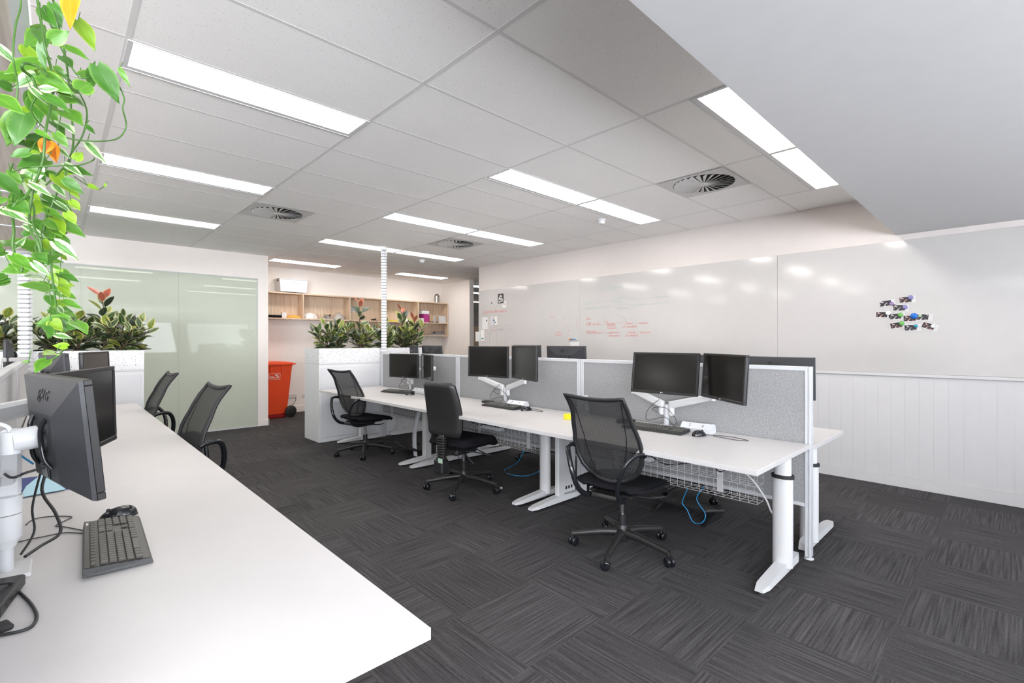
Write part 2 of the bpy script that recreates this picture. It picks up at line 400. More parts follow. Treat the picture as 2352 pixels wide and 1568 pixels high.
# unseen sides that close the room: plain left wall, camera wall with windows added for daylight
def win_wall(name, along, fixed, spans, total, th=.12):
    g = MB(); lo, hi = total
    def bx(a, b, z0, z1):
        if along == 'x': g.box(a, fixed-th, z0, b, fixed, z1)
        else: g.box(fixed-th, a, z0, fixed, b, z1)
    bx(lo, hi, 0, .7); bx(lo, hi, 2.3, CEIL)
    e = [lo]+[v for s_ in spans for v in s_]+[hi]
    for a, b in zip(e[::2], e[1::2]): bx(a, b, .7, 2.3)
    return struct(name, g, wall_white)
SP = [(-6.3, -3.2), (-2.95, .05), (.25, 2.9), (3.2, 5.5)]
win_wall('wall_camera_side', 'x', -2.6, SP, (-8.1, WR+.12))
struct('wall_left', MB().box(-8.12, -2.6, 0, -8.0, BK+.12, CEIL), wall_white)
for n, (a, b) in enumerate(SP):
    struct('window_%d' % (n+5), MB().box(a, -2.70, .7, b, -2.66, .75).box(a, -2.70, 2.25, b, -2.66, 2.3).box(a, -2.70, .75, a+.05, -2.66, 2.25).box(b-.05, -2.70, .75, b, -2.66, 2.25), metal_white)
# ------------------------------------------------------------------ CEILING FITTINGS
lab = {}
def ceiling_light(x, y, label, first=[None]):
    if first[0] is None:
        t = thing('ceiling_light', label, 'light', (x, y, CEIL), 0, 'recessed linear ceiling lights')
        g = MB().box(0, 0, -.0062, 1.19, .006, -.001).box(0, .260, -.0062, 1.19, .292, -.001).box(0, .006, -.0062, .022, .260, -.001).box(1.168, .006, -.0062, 1.19, .260, -.001).box(0, .294, -.009, 1.19, .300, -.001)
        g.build('frame', metal_white, t)
        MB().box(.022, .006, -.006, 1.168, .260, -.0015).build('diffuser', lamp_m, t)
        first[0] = t; return t
    return copy_tree(first[0], None, (x, y, CEIL), None, label)
for x, y, l in [
    (.24, 2.80, 'large bright linear ceiling light at upper left, nearest of the left column'),
    (.24, 4.61, 'long ceiling light, second back in the left column above the left bench'),
    (.24, 6.50, 'slim ceiling light farthest back in the left column, near the glass wall'),
    (2.62, .99, 'ceiling light beside the plain bulkhead, nearer one of that pair'),
    (3.81, .99, 'ceiling light beside the plain bulkhead, farther one of that pair by the whiteboard wall'),
    (2.62, 2.79, 'middle column ceiling light, left one of the largest central pair'),
    (3.81, 2.79, 'middle column ceiling light, right one of the largest central pair near the round vent'),
    (2.62, 4.60, 'ceiling light, left one of the pair just in front of the central round vent'),
    (3.81, 4.60, 'ceiling light, right one of the pair just in front of the central round vent'),
    (2.62, 6.40, 'ceiling light crossed by the top of the white cable column'),
    (3.81, 6.40, 'ceiling light just right of the white cable column, beside the smoke detector'),
    (2.62, 8.53, 'ceiling light above the shelving alcove at its left end, over the white tub'),
    (5.02, 8.52, 'ceiling light above the right end of the alcove shelving'),
    (7.1, 9.2, 'nearest small light glimpsed in the room beyond the whiteboard wall'),
    (8.3, 10.5, 'middle light glimpsed in the room beyond the whiteboard wall'),
    (10.2, 12.9, 'lowest light glimpsed in the room beyond the whiteboard wall'),
    (-2.1, 2.8, 'ceiling light over the far side of the left bench'),  # lights from here down are added out of view for brightness
    (-4.5, 2.8, 'ceiling light over the unseen left side of the office, middle one'), (-4.5, 6.5, 'ceiling light over the unseen left side of the office, far one'),
    (-4.5, 4.61, 'ceiling light over the unseen left side of the office, third one'),
    (-2.1, 4.61, 'ceiling light over the opposite desks of the left bench'),
    (-2.1, 6.5, 'ceiling light over the left planter end'),
    ]: ceiling_light(x, y, l)
def vent(x, y, label, first=[None]):
    if first[0] is None:
        t = thing('ceiling_vent', label, 'vent', (x, y, CEIL), 0, 'round swirl air vents')
        n = 48; g = MB()   # square plate with round hole
        for k in range(n):
            a, b = 2*PI*k/n, 2*PI*(k+1)/n
            def sq(q):
                m = max(abs(math.cos(q)), abs(math.sin(q))); return (.29*math.cos(q)/m, .29*math.sin(q)/m)
            pa, pb = sq(a), sq(b)
            g.add([(.252*math.cos(a), .252*math.sin(a), -.006), (.252*math.cos(b), .252*math.sin(b), -.006), (*pb, -.006), (*pa, -.006)], [(0, 1, 2, 3)])
            g.add([(.252*math.cos(a), .252*math.sin(a), -.006), (.252*math.cos(b), .252*math.sin(b), -.006), (.252*math.cos(b), .252*math.sin(b), -.001), (.252*math.cos(a), .252*math.sin(a), -.001)], [(3, 2, 1, 0)])
        g.build('face_plate', grille_m, t)
        MB().cyl((0, 0, -.0018), (0, 0, -.001), .25, n=48).build('duct_opening', duct_shade, t)  # near-black disc paints the shade inside the duct
        for k in range(26):
            a = 2*PI*k/26; ca, sa = math.cos(a), math.sin(a)
            M = Matrix.Translation((0, 0, -.008)) @ Matrix.Rotation(a, 4, 'Z')
            g = MB()
            w0, w1 = .006, .034; tl = .62
            vs = [(.03, -w0/2, 0), (.03, w0/2, 0), (.247, w1/2, tl*.010), (.247, -w1/2, -tl*.012)]
            vs += [(p[0], p[1], p[2]-.0015) for p in vs]
            g.add(vs, [(0,1,2,3),(7,6,5,4),(0,4,5,1),(1,5,6,2),(2,6,7,3),(3,7,4,0)], 0, False, M)
            g.build('blade', grille_m, t)
        MB().cyl((0, 0, -.014), (0, 0, -.004), .04, n=24).build('hub', grille_m, t)
        first[0] = t; return t
    return copy_tree(first[0], None, (x, y, CEIL), None, label)
vent(4.11, 1.89, 'round swirl vent nearest, by the bulkhead end lights')
vent(1.73, 5.49, 'round swirl vent on the left, between the left light column and middle lights')
vent(4.11, 5.48, 'small far round swirl vent just left of centre, behind the second light pair')
def smoke(x, y, label):
    t = thing('smoke_detector', label, 'smoke detector', (x, y, CEIL))
    MB().lathe([(.055, -.018), (.055, -.001)]).build('base', plastic_white, t)
    MB().lathe([(.020, -.050), (.034, -.045), (.040, -.030), (.040, -.018)]).build('sensor', plastic_white, t)
smoke(4.49, 3.25, 'white smoke detector on tile right of the largest central light pair')
smoke(4.50, 6.95, 'far white smoke detector beyond the third light pair, right of cable column')
t = thing('return_air_grille', 'grey rectangular air grille in the ceiling above the glass wall, behind hanging vines', 'vent', (-.1, 7.9, CEIL))
MB().box(-.45, -.27, -.006, .31, .27, -.001).build('frame', grille_m, t)
g = MB()
for i in range(26): g.box(-.42, -.24+i*.0186, -.010, .28, -.232+i*.0186, -.0065)
g.build('slats', ret_m, t)
# ------------------------------------------------------------------ ALCOVE SHELVING
t = thing('wall_shelving', 'pale oak open shelving across the alcove wall', 'shelf', (4.6, AL, 1.79))
def sh(x0, z0, x1, z1, name, y0=9.25, y1=9.535, m=wood): MB().box(x0-4.6, y0-AL, z0-1.79, x1-4.6, y1-AL, z1-1.79).build(name, m, t)
sh(2.40, 2.235, 6.72, 2.258, 'top_board'); sh(2.40, 1.765, 6.72, 1.79, 'shelf_board'); sh(4.15, 1.475, 6.72, 1.495, 'lower_shelf_board')
sh(2.40, 1.475, 6.72, 2.235, 'back_panel', 9.536, 9.546) if False else None
sh(2.40, 1.79, 6.72, 2.235, 'back_panel', 9.525, 9.535); sh(4.15, 1.495, 6.72, 1.765, 'back_panel', 9.525, 9.535)
for x in (3.38, 4.30, 5.09, 5.90, 6.71): sh(x-.010, 1.79, x+.010, 2.235, 'divider')
for x in (4.16, 5.09, 6.71): sh(x-.010, 1.495, x+.010, 1.765, 'divider')
# things on the shelves
def bx(name, label, cat, m, p, size, rz=0, b=.004, extra=None, group=None):
    t = thing(name, label, cat, p, rz, group)
    sx, sy, sz = size; MB().box(-sx/2, -sy/2, 0, sx/2, sy/2, sz, b).build('body', m, t)
    if extra: extra(t, sx, sy, sz)
    return t
ZS, ZT, ZL = 1.7905, 2.2585, 1.4955
t = thing('storage_tub', 'white plastic storage tub with lid and label on top of the shelving', 'storage box', (3.21, 9.38, ZT))
MB().add([(-.232, -.118, 0.015), (.232, -.118, .015), (.232, .12, .015), (-.232, .12, .015), (-.25, -.125, .24), (.25, -.125, .24), (.25, .135, .24), (-.25, .135, .24)],
         [(3,2,1,0),(4,5,6,7),(0,1,5,4),(1,2,6,5),(2,3,7,6),(3,0,4,7)]).build('body', plastic_white, t)
MB().box(-.26, -.135, .24, .26, .145, .258, .005).build('lid', plastic_white, t)
for x in (-.16, .16): MB().cyl((x-.01, -.09, .013), (x+.01, -.09, .013), .012).build('wheel', rubber, t)
MB().tube(spline([(-.25, -.05, .22), (-.275, -.06, .20), (-.27, -.06, .235), (-.255, -.04, .24)]), .006).build('handle_clip', rubber, t)
lb = MB().box(-.07, -.1262, .09, .05, -.1185, .20).build('paper_label', mat('label_green_white', (.70, .80, .76), .6), t)
for i, s_ in enumerate(['Kids', 'Arts and craft', 'pens']): text('label_writing', s_, .022, dark_ink, t, (-.01, -.1268, .185-.03*i), (PI/2, 0, 0))
t = thing('steel_dispenser', 'brushed steel canister standing on the right end of the top board', 'canister', (6.50, 9.40, ZT))
MB().lathe([(.060, 0), (.062, .15), (.055, .19), (.03, .212), (.006, .216)], 28).build('body', steel, t)
MB().cyl((0, -.056, .15), (0, -.066, .15), .008).build('lock', rubber, t)
t = thing('laptop_sleeve', 'flat black sleeve overhanging left end of the shelf board', 'case', (2.82, 9.36, ZS))
MB().box(-.30, -.13, 0, .18, .12, .045, .02).build('body', black_fabric, t)
bx('small_carton', 'small white and purple carton beside the black sleeve', 'box', paper, (3.07, 9.38, ZS), (.08, .07, .10))
t = thing('folded_vest', 'folded orange high-visibility cloth in a clear bag in the first bay', 'cloth', (3.24, 9.38, ZS))
MB().grid(lambda u, v: ((u-.5)*.26, (v-.5)*.2, .006+.055*max(0, math.sin(PI*u))**.5*max(0, math.sin(PI*v))**.5+.006*math.sin(17*u)*math.sin(11*v)), 16, 12).build('body', orange_cloth, t)
def blob(name, label, cat, m, p, sx, sy, sz, seed, tie=False):
    t = thing(name, label, cat, p); rr = random.Random(seed); ph = [rr.uniform(0, 6) for _ in range(4)]
    def f(u, v):
        a = 2*PI*u; e = PI/2*v; k = 1+.12*math.sin(3*a+ph[0])+.08*math.sin(7*a+ph[1])*math.cos(e)
        zz = math.sin(e)**.8
        return (sx*math.cos(a)*math.cos(e)*k, sy*math.sin(a)*math.cos(e)*k, sz*zz*(1+.06*math.sin(5*a+ph[2])))
    MB().grid(f, 28, 10).build('body', m, t)
    if tie: MB().lathe([(.012, sz*.9), (.010, sz*1.05), (.03, sz*1.3)], 10).build('knot', m, t)
    return t
blob('plastic_bag', 'white plastic bag bundle in second bay from left', 'bag', mat('white_bag', (.78, .76, .75), .4, bump=(25, 1)), (3.55, 9.38, ZS), .14, .1, .11, 1)
t = thing('clamp_lamp', 'small silver desk gadget with ball joint in the second bay', 'gadget', (3.86, 9.38, ZS))  # small silver gadget, gives no light
MB().box(-.12, -.06, 0, .12, .06, .02, .008).build('base', mat('gadget_grey', (.45, .44, .43), .4), t)
MB().box(-.05, -.03, .025, .06, .03, .085, .01, T=Matrix.Rotation(.25, 4, 'Y')).build('body', steel, t)
MB().lathe([(.002, .06), (.016, .066), (.02, .08), (.016, .094), (.002, .10)], 12, T=Matrix.Translation((.08, 0, 0))).build('ball', rubber, t)
blob('clear_bag', 'knotted clear plastic bag left of the tall reddish plant', 'bag', clear_plastic, (4.12, 9.38, ZS), .11, .09, .12, 4, True)
t = thing('drinking_glass', 'straight drinking glass standing behind the tall reddish plant', 'glass', (4.62, 9.37, ZS))
MB().lathe([(.03, 0), (.034, .12), (.031, .12), (.028, .006)], 20).build('body', mat('brownish_glass', (.6, .5, .42), .1, trans=.6), t)
t = thing('stapler', 'small black stapler on the shelf left of the white cable column', 'stapler', (4.88, 9.36, ZS))
MB().box(-.06, -.02, 0, .06, .02, .012, .004).build('base', black_plastic, t)
MB().box(-.065, -.018, .02, .055, .018, .045, .012, T=Matrix.Rotation(-.12, 4, 'Y')).build('top_lever', black_gloss, t)
for i in range(3):
    MB().box(-.15, -.1, 0, .15, .1, .007, .001).build('paper_folder', yellow, None, (5.30+.01*i, 9.385, ZS+.0075*i), (0, 0, .04*i))
    o = C.objects[-1]; tag(o, 'thin yellow folder in the flat stack right of the cable column, %s' % ['bottom one', 'middle one', 'top one'][i], 'folder', 'yellow folders in the fourth bay')
blob('paper_heap', 'loose crumpled white papers on shelf behind the second tall plant', 'paper', paper, (5.70, 9.38, ZS), .13, .1, .07, 8)
bx('white_carton', 'white carton lying at left of the last shelf bay', 'box', paper, (6.00, 9.38, ZS), (.13, .2, .09))
for i in range(4): bx('magenta_binder', 'magenta binder standing under the white lidded box, %s' % ['first from left', 'second from left', 'third from left', 'rightmost'][i], 'binder', magenta, (6.10+.034*i, 9.40, ZS), (.033, .2, .19), group='magenta binders in the last bay')
bx('lidded_box', 'white lidded box on top of the magenta binders', 'box', paper, (6.12, 9.40, ZS+.1915), (.20, .2, .07))
for i in range(2): bx('kraft_box', 'brown cardboard box in the last bay, %s' % ['left of the clear sleeve', 'right of the clear sleeve'][i], 'box', card, (6.295+.12*i, 9.40, ZS+.02), (.10, .17, .14), group='brown boxes in the last bay')
bx('document_tray', 'dark flat tray under the brown boxes', 'tray', black_plastic, (6.36, 9.40, ZS), (.24, .2, .019))
t = bx('clear_container', 'upright clear plastic container between the brown boxes', 'container', mat('clear_box', (.8, .8, .8), .1, trans=.6), (6.355, 9.285, ZS+.0), (.05, .05, .16)); 
bx('paper_box', 'white box of copy paper at the right end of the shelf', 'box', paper, (6.595, 9.40, ZS+.03), (.19, .2, .13))
bx('paper_ream', 'flat stack of paper under the white copy paper box', 'paper', paper, (6.59, 9.40, ZS), (.21, .22, .029))
bx('letter_tray', 'grey letter tray on the lower shelf at its right end', 'tray', mat('tray_grey', (.33, .32, .32), .4), (6.45, 9.38, ZL), (.36, .24, .03))
t = bx('grey_box_file', 'dark grey file standing in the lower right shelf bay', 'file', mat('file_grey', (.20, .19, .19), .5), (6.56, 9.42, ZL+.031), (.24, .12, .06))
bx('dark_carton', 'dark carton in the lower shelf behind the plants', 'box', mat('dark_card', (.06, .05, .06), .5), (5.45, 9.39, ZL), (.22, .18, .16))
bx('white_file_box', 'white box in the lower shelf behind the cable column', 'box', paper, (4.9, 9.39, ZL), (.18, .18, .14))
# paper note hanging by the tall plant
t = thing('round_paper_sign', 'round white paper sign with dark writing stuck to the shelf back', 'sign', (4.47, 9.50, 2.02))
MB().cyl((0, 0, 0), (0, -.004, 0), .055, n=32).build('disc', paper, t)
MB().box(-.03, -.0055, .005, .03, -.0042, .011).box(-.035, -.0055, -.012, .035, -.0042, -.006).box(-.02, -.0055, -.03, .02, -.0042, -.024).build('writing', dark_ink, t)
# power outlets and lead
for x, l in ((3.29, 'double power outlet low on the alcove wall, the one with a lead plugged in'), (3.535, 'double power outlet low on the alcove wall, right of the plugged one')):
    t = thing('power_outlet', l, 'outlet', (x, AL, .31))
    MB().box(-.075, -.012, -.036, .075, -.001, .036, .003).build('plate', outlet_m, t)
    for k in (-.035, .0, .035): MB().box(k-.005, -.0155, .012, k+.005, -.0122, .024).build('switch', mat('outlet_switch', (.5, .48, .46), .5), t)
tag(MB().tube(spline([(3.33, 9.53, .29), (3.33, 9.50, .24), (3.28, 9.49, .16), (3.20, 9.48, .08), (3.16, 9.45, .012), (3.0, 9.4, .006)]), .004, 6).build('power_lead', cable_black), 'thin black lead hanging from the wall outlet behind the orange bin', 'cable')
# bin
t = thing('wheelie_bin', 'orange red wheelie bin half hidden by the white wall end', 'bin', (2.74, 9.15, 0), R(12))
MB().add([(-.25, -.20, .08), (.22, -.20, .08), (.22, .20, .08), (-.25, .20, .08), (-.30, -.26, .95), (.29, -.26, .95), (.29, .24, .95), (-.30, .24, .95)],
         [(3,2,1,0),(4,5,6,7),(0,1,5,4),(1,2,6,5),(2,3,7,6),(3,0,4,7)]).build('body', orange_plastic, t)
MB().box(-.245, -.192, .004, .215, .19, .085, .01).build('foot', orange_base, t)
g = MB().box(-.315, -.275, .925, .305, .26, .965, .01)
g.build('rim', orange_plastic, t)
MB().grid(lambda u, v: (-.33+.67*u, -.29+.57*v, .967+.045*math.sin(PI*min(1, max(0, u)))**.4*math.sin(PI*v)**.35), 18, 14).add([(-.33, -.29, .945), (.34, -.29, .945), (.34, .28, .945), (-.33, .28, .945), (-.33, -.29, .968), (.34, -.29, .968), (.34, .28, .968), (-.33, .28, .968)], [(0,1,5,4),(1,2,6,5),(2,3,7,6),(3,0,4,7)]).build('lid', orange_plastic, t)
for x in (-.11, .09): MB().box(x-.007, -.285, .80, x+.007, -.245, .925, .003).build('rib', orange_plastic, t)
MB().cyl((.26, -.22, .105), (.26, .22, .105), .012).build('axle', steel, t)
for y in (-.245, .245): MB().lathe([(.03, -.024), (.098, -.022), (.105, -.012), (.105, .012), (.098, .022), (.03, .024)], 28, T=Matrix.Translation((.27, y, .106)) @ Matrix.Rotation(PI/2, 4, 'X')).build('wheel', rubber, t)
lw = mat('sticker_white', (.85, .68, .60), .5)
T_ = Matrix.Translation((-.03, -.2525, .74)) @ Matrix.Rotation(R(4), 4, 'X')
g = MB()
for a in ((-.10, -.05, .10, -.047), (-.10, .057, .10, .06), (-.10, -.05, -.097, .06), (.097, -.05, .10, .06)): g.box(a[0], -.004, a[1], a[2], .006, a[3], T=T_)
g.box(-.085, -.004, -.012, 0, .006, -.004, T=T_).box(-.09, -.004, -.028, .08, .006, -.022, T=T_).box(-.085, -.004, .006, -.02, .006, .012, T=T_)
g.prism([(0, .03), (.02, .045), (.055, .04), (.03, .01)], -.006, .004, T=T_ @ Matrix.Rotation(PI/2, 4, 'X')); g.prism([(.005, -.02), (.012, -.014), (.085, .05), (.08, .052)], -.006, .004, T=T_ @ Matrix.Rotation(PI/2, 4, 'X')); g.prism([(.04, -.018), (.075, -.018), (.07, .01), (.055, .018)], -.006, .004, T=T_ @ Matrix.Rotation(PI/2, 4, 'X'))
g.build('recycling_sticker', lw, t)
# glimpsed cabinet in next room
t = thing('tall_cabinet', 'pale wooden cabinet glimpsed in the room beyond the whiteboard wall', 'cabinet', (10.15, 12.6, 0))
MB().box(-.5, -.3, .95, .5, .3, 1.85).build('upper_doors', wood, t); MB().box(-.5, -.32, .84, .5, .3, .95).build('worktop', mat('dark_top', (.05, .035, .03), .5), t); MB().box(-.48, -.28, 0, .48, .3, .84).build('carcass', metal_white, t)
# ------------------------------------------------------------------ PLANTERS
def planter(x0, x1, label):
    y0, y1 = 6.42, 6.93; xc = (x0+x1)/2
    t = thing('planter_cabinet', label, 'planter', (xc, y0, 0)); a, b = x0-xc, x1-xc; D = y1-y0
    g = MB().box(a, .004, 0, b, D, 1.045, .002); g.build('carcass', mat('cabinet_white', (.76, .77, .79), .4), t)
    w_ = (b-a)/2
    for i in range(2): MB().box(a+i*w_+.025, -.002, .06, a+(i+1)*w_-.025, .003, 1.0, .002).build('door', mat('cabinet_door', (.73, .74, .77), .4), t)
    MB().box(a, -.003, 1.045, b, D+.002, 1.06, .001).build('shadow_line', metal_white, t)  # thin white metal strip between carcass and trough
    # perforated trough: front and back sheets, then ends
    g = MB().box(a, 0, 1.06, b, .012, 1.262).box(a, D-.012, 1.06, b, D, 1.262); g.build('front_sheet', perf_x, t)
    MB().box(a-.0004, .012, 1.06, a+.012, D-.012, 1.262).build('end_sheet', perf_y, t); MB().box(b-.012, .012, 1.06, b+.0004, D-.012, 1.262).build('end_sheet', perf_y, t)
    g = MB().box(a+.012, .012, 1.20, b-.012, D-.012, 1.225); g.build('soil', soil, t)
    return t
planter(2.55, 4.25, 'white planter cabinet with perforated trough at the far end of the right desks')
planter(-1.09, .686, 'white planter cabinet with perforated trough behind the left desks')
def rubber_plant(x, y, h, label, tall=False, n=None, seed=0, spread=1.0):
    rr = random.Random(seed); t = thing('rubber_plant', label, 'plant', (x, y, 1.226), 0)
    st = MB(); fo = MB(); nst = 4 if tall else 6
    for q_ in range(nst):
        hh = h*(1 if q_ == 0 else rr.uniform(.55, .9)) if not tall else (h if q_ == 0 else rr.uniform(.26, .36)); az = q_*2.5+rr.uniform(-.4, .4); lean = .15*spread
        if tall and q_ == 0: lean = .02
        pth = [Vector((math.cos(az)*lean*(k/5)**1.3*(q_ > 0)+.01*math.sin(k*2+q_), math.sin(az)*lean*(k/5)**1.3*(q_ > 0), hh*k/5*.92)) for k in range(6)]
        st.tube(pth, [.007, .006, .006, .005, .005, .004], 6)
        big = tall and q_ == 0; cnt = n or (18 if big else 11)
        for k in range(cnt):
            f = .12+.88*k/(cnt-1)
            i = min(4, int(f*5)); p = pth[i].lerp(pth[i+1], f*5-i) if f < 1 else pth[5]
            a = k*2.4+az+rr.uniform(-.3, .3)
            el = .15+.95*f+rr.uniform(-.35, .3); top = f > .9
            if top: el = rr.uniform(.9, 1.35)
            d = Vector((math.cos(a)*math.cos(el), math.sin(a)*math.cos(el), math.sin(el)))
            L = rr.uniform(.125, .170)*(.85 if top else 1); W = L*rr.uniform(.48, .60)
            pet = p+d*.025; st.tube([p, pet], .0025, 5)
            if big and f > .86: mi = 2
            elif rr.random() < .16: mi = 3
            elif rr.random() < (.5 if big else .32): mi = 1
            else: mi = 0
            leaf(fo, pet, d, (rr.uniform(-.3, .3), rr.uniform(-.9, .2), 1), L, W, mi, .15, rr.uniform(.05, .35))
    st.build('stems', stem_b, t); fo.build('foliage', [lf_green, lf_dark, lf_red, lf_lime], t)
    return t
RP = [(2.72, 6.62, .40, 0, 'leftmost bushy rubber plant in the right planter'), (2.93, 6.70, .38, 0, 'second bushy rubber plant from left in right planter'),
      (3.22, 6.62, .74, 1, 'tallest rubber plant with red top leaves, left of cable column'), (3.32, 6.72, .36, 0, 'bushy rubber plant just left of the white cable column'),
      (3.62, 6.62, .36, 0, 'bushy rubber plant directly right of the white cable column'), (3.95, 6.68, .64, 1, 'tall rubber plant with red leaf right of cable column'),
      (4.13, 6.60, .50, 1, 'rubber plant with brownish top leaves near the right end of planter'), (4.10, 6.80, .40, 0, 'last bushy rubber plant at the right end of right planter')]
for i, (x, y, h, tl, l) in enumerate(RP): rubber_plant(x, y, h, l, tl, seed=30+i)
LP = [(.36, 6.65, .64, 1, 'tall red-topped rubber plant in the left planter behind monitors'), (.52, 6.60, .40, 0, 'rubber plant right of the tall one in left planter'), (.60, 6.72, .34, 0, 'low spreading rubber plant at the right end of left planter'),
      (.16, 6.62, .36, 0, 'rubber plant in left planter behind the hanging vine tips'), (-.02, 6.72, .38, 0, 'rubber plant just right of the left cable column'), (-.34, 6.64, .36, 0, 'rubber plant just left of the left cable column'), (-.62, 6.68, .36, 0, 'rubber plant at the far left edge of left planter')]
for i, (x, y, h, tl, l) in enumerate(LP): rubber_plant(x, y, h, l, tl, seed=60+i)
# ------------------------------------------------------------------ CABLE COLUMNS
def cable_column(x, y, z0, z1, wd, label):
    t = thing('cable_column', label, 'cable column', (x, y, 0))
    n = int((z1-z0)/.042); g = MB(); 
    rz = Matrix.Rotation(-YAW*.9, 4, 'Z')
    for k in range(n):
        z = z0+k*.042; g.box(-wd/2, -.026, z, wd/2, .026, z+.034, .006, T=rz)
    g.build('vertebrae', plastic_white, t)
    MB().box(-wd*.33, -.014, z0, wd*.33, .014, z1, T=rz).build('core', mat('column_core', (.33, .33, .34), .5), t)
    MB().cyl((0, 0, 0), (0, 0, .02), .09).build('foot', plastic_white, t) if z0 < .1 else None
    MB().box(-wd*.6, -.035, z1, wd*.6, .035, z1+.03, .004, T=rz).build('ceiling_cap', plastic_white, t)
cable_column(3.475, 6.365, .03, 2.68, .078, 'slatted white cable column rising to ceiling in front of the right planter')
cable_column(-.205, 6.36, .03, 2.68, .098, 'slatted white cable column at left, partly behind the hanging vines')
# ------------------------------------------------------------------ HANGING TRELLIS SHELF ABOVE LEFT BENCH
t = thing('hanging_planter_shelf', 'white-framed timber-bottomed shelf hung above the left bench, carrying vines', 'shelf', (-.303, 3, 2.17))
x0, x1, ya, yb = -.27, .255, -3.2, 3.25
g = MB().box(x1-.034, ya, 0, x1, yb, .07).box(x0, ya, 0, x0+.03, yb, .07).box(x0, yb-.045, 0, x1-.034, yb, .07).box(x0, ya, 0, x1, ya+.04, .07)
strips = [onZ(78, 306, 2.17).y-3, onZ(95, 453, 2.17).y-3, onZ(98, 528, 2.17).y-3]
for s_ in strips+[strips[0]-1.2, strips[0]-2.4]: g.box(x0+.03, s_-.02, -.001, x1-.034, s_+.02, .03)
g.build('frame', metal_white, t)
MB().box(x0+.03, ya+.04, .004, x1-.034, yb-.045, .018).build('timber_base', wood2, t)
for y in (-2.5, .2, 2.9): MB().cyl((0, y, .015), (0, y, CEIL-2.175), .006).build('hanger_rod', metal_white, t)
# pothos
t = thing('hanging_pothos', 'bright green pothos vines trailing down from the hung shelf at upper left', 'plant', (0, 1.6, 2.2))
st = MB(); fo = MB(); O = Vector((0, 1.6, 2.2))
def P(u, v, y): return onY(u, v, y)-O
stems = [([(105, -70), (122, 0), (135, 60), (150, 130), (158, 190), (164, 260), (168, 330), (150, 400), (120, 470), (112, 540), (116, 600), (126, 680), (136, 740), (148, 790), (135, 815), (108, 832)], 1.60, .0042),
         ([(75, -70), (86, 0), (96, 60), (104, 110), (118, 160), (122, 210), (105, 300), (98, 370), (75, 440), (68, 520), (88, 560), (100, 620)], 1.50, .0050),
         ([(42, -60), (48, 10), (36, 60), (30, 130), (40, 190), (38, 235)], 1.45, .0035),
         ([(100, 20), (140, 110), (168, 160), (190, 180), (235, 172), (265, 185), (285, 225), (282, 250), (290, 290), (270, 318), (220, 324), (160, 318), (105, 296), (72, 255), (82, 225)], 1.52, .0032),
         ([(86, 215), (75, 180), (52, 160), (52, 148), (62, 146), (85, 152), (110, 175)], 1.48, .006),
         ([(150, 170), (185, 218), (200, 260), (190, 310), (165, 350), (150, 380), (105, 425)], 1.56, .0035),
         ([(95, 350), (88, 400), (60, 450), (30, 475), (32, 530), (30, 570), (50, 610), (48, 625)], 1.50, .005),
         ([(65, 450), (78, 480), (78, 520), (95, 560), (96, 608)], 1.55, .0045),
         ([(110, 480), (100, 530), (80, 572)], 1.55, .0045),
         ([(150, 560), (140, 600), (137, 650), (135, 700), (128, 745), (120, 770)], 2.6, .003),
         ([(120, 540), (122, 600), (112, 650), (118, 700), (110, 720)], 2.2, .003),
         ([(30, 375), (25, 395), (60, 385), (140, 380), (178, 380), (210, 370), (218, 362)], 1.5, .003),
         ([(170, 405), (200, 425), (225, 435), (242, 425)], 1.6, .002)]
for pts, y, r in stems:
    st.tube(spline([P(u, v, y+.02*math.sin(i*1.7)) for i, (u, v) in enumerate(pts)], 5), r*.52, 7)
s1 = 1/3.1367
L1 = [(560,150,690,355,.62,'l'),(370,290,490,225,.75,'g'),(480,335,632,415,.35,'g'),(700,478,862,733,.62,'m'),(655,600,668,445,.5,'m'),(580,545,712,530,.6,'g'),
 (570,650,662,590,.85,'g'),(290,545,512,665,.55,'g'),(862,495,936,622,.3,'g'),(78,630,-40,590,.8,'d'),(-20,330,140,472,.45,'v'),(-20,700,158,800,.5,'g'),(125,815,-10,845,.5,'m'),
 (225,635,350,752,.45,'v'),(330,690,500,792,.5,'m'),(430,700,552,735,.6,'g'),(520,690,615,770,.45,'v'),(465,800,590,885,.75,'g'),(615,900,692,965,.4,'m'),(70,985,215,1050,.6,'m'),
 (210,1095,65,1120,.6,'m'),(190,1010,320,1095,.75,'g'),(330,1150,130,1185,.55,'m'),(625,1030,756,1165,.32,'v'),(540,1150,597,1095,.7,'l'),(465,1290,602,1392,.55,'m'),
 (-10,1270,162,1412,.65,'m'),(220,1325,388,1415,.38,'v'),(510,1445,582,1512,.7,'l'),(400,1450,528,1535,.35,'v'),(-20,1450,68,1425,.5,'g'),(-10,1505,215,1568,.4,'v'),(635,1335,718,1362,.6,'l'),
 (380,30,440,190,.5,'m'),(300,60,395,180,.5,'m'),(280,220,330,320,.5,'d'),(290,320,320,520,.3,'m'),(420,240,370,180,.5,'d'),(450,410,520,480,.6,'m'),(400,480,480,570,.5,'g'),
 (500,620,590,680,.6,'g'),(300,640,420,640,.55,'v'),(420,640,520,700,.5,'g'),(360,760,440,800,.5,'g'),(380,880,470,960,.5,'m'),(400,960,490,1060,.6,'g'),(260,940,380,1000,.4,'g'),
 (430,880,540,950,.5,'v'),(410,1060,510,1140,.4,'v'),(470,1180,595,1265,.35,'v'),(200,1200,330,1260,.5,'g'),(330,1240,470,1300,.5,'m'),(70,1230,160,1330,.5,'g'),(120,1270,230,1280,.4,'g'),
 (390,1330,470,1410,.5,'v'),(230,1400,290,1440,.6,'l'),(100,1460,200,1500,.6,'g'),(757,1345,760,1315,.5,'l'),(640,700,600,640,.5,'d'),(455,560,480,590,.5,'d')]
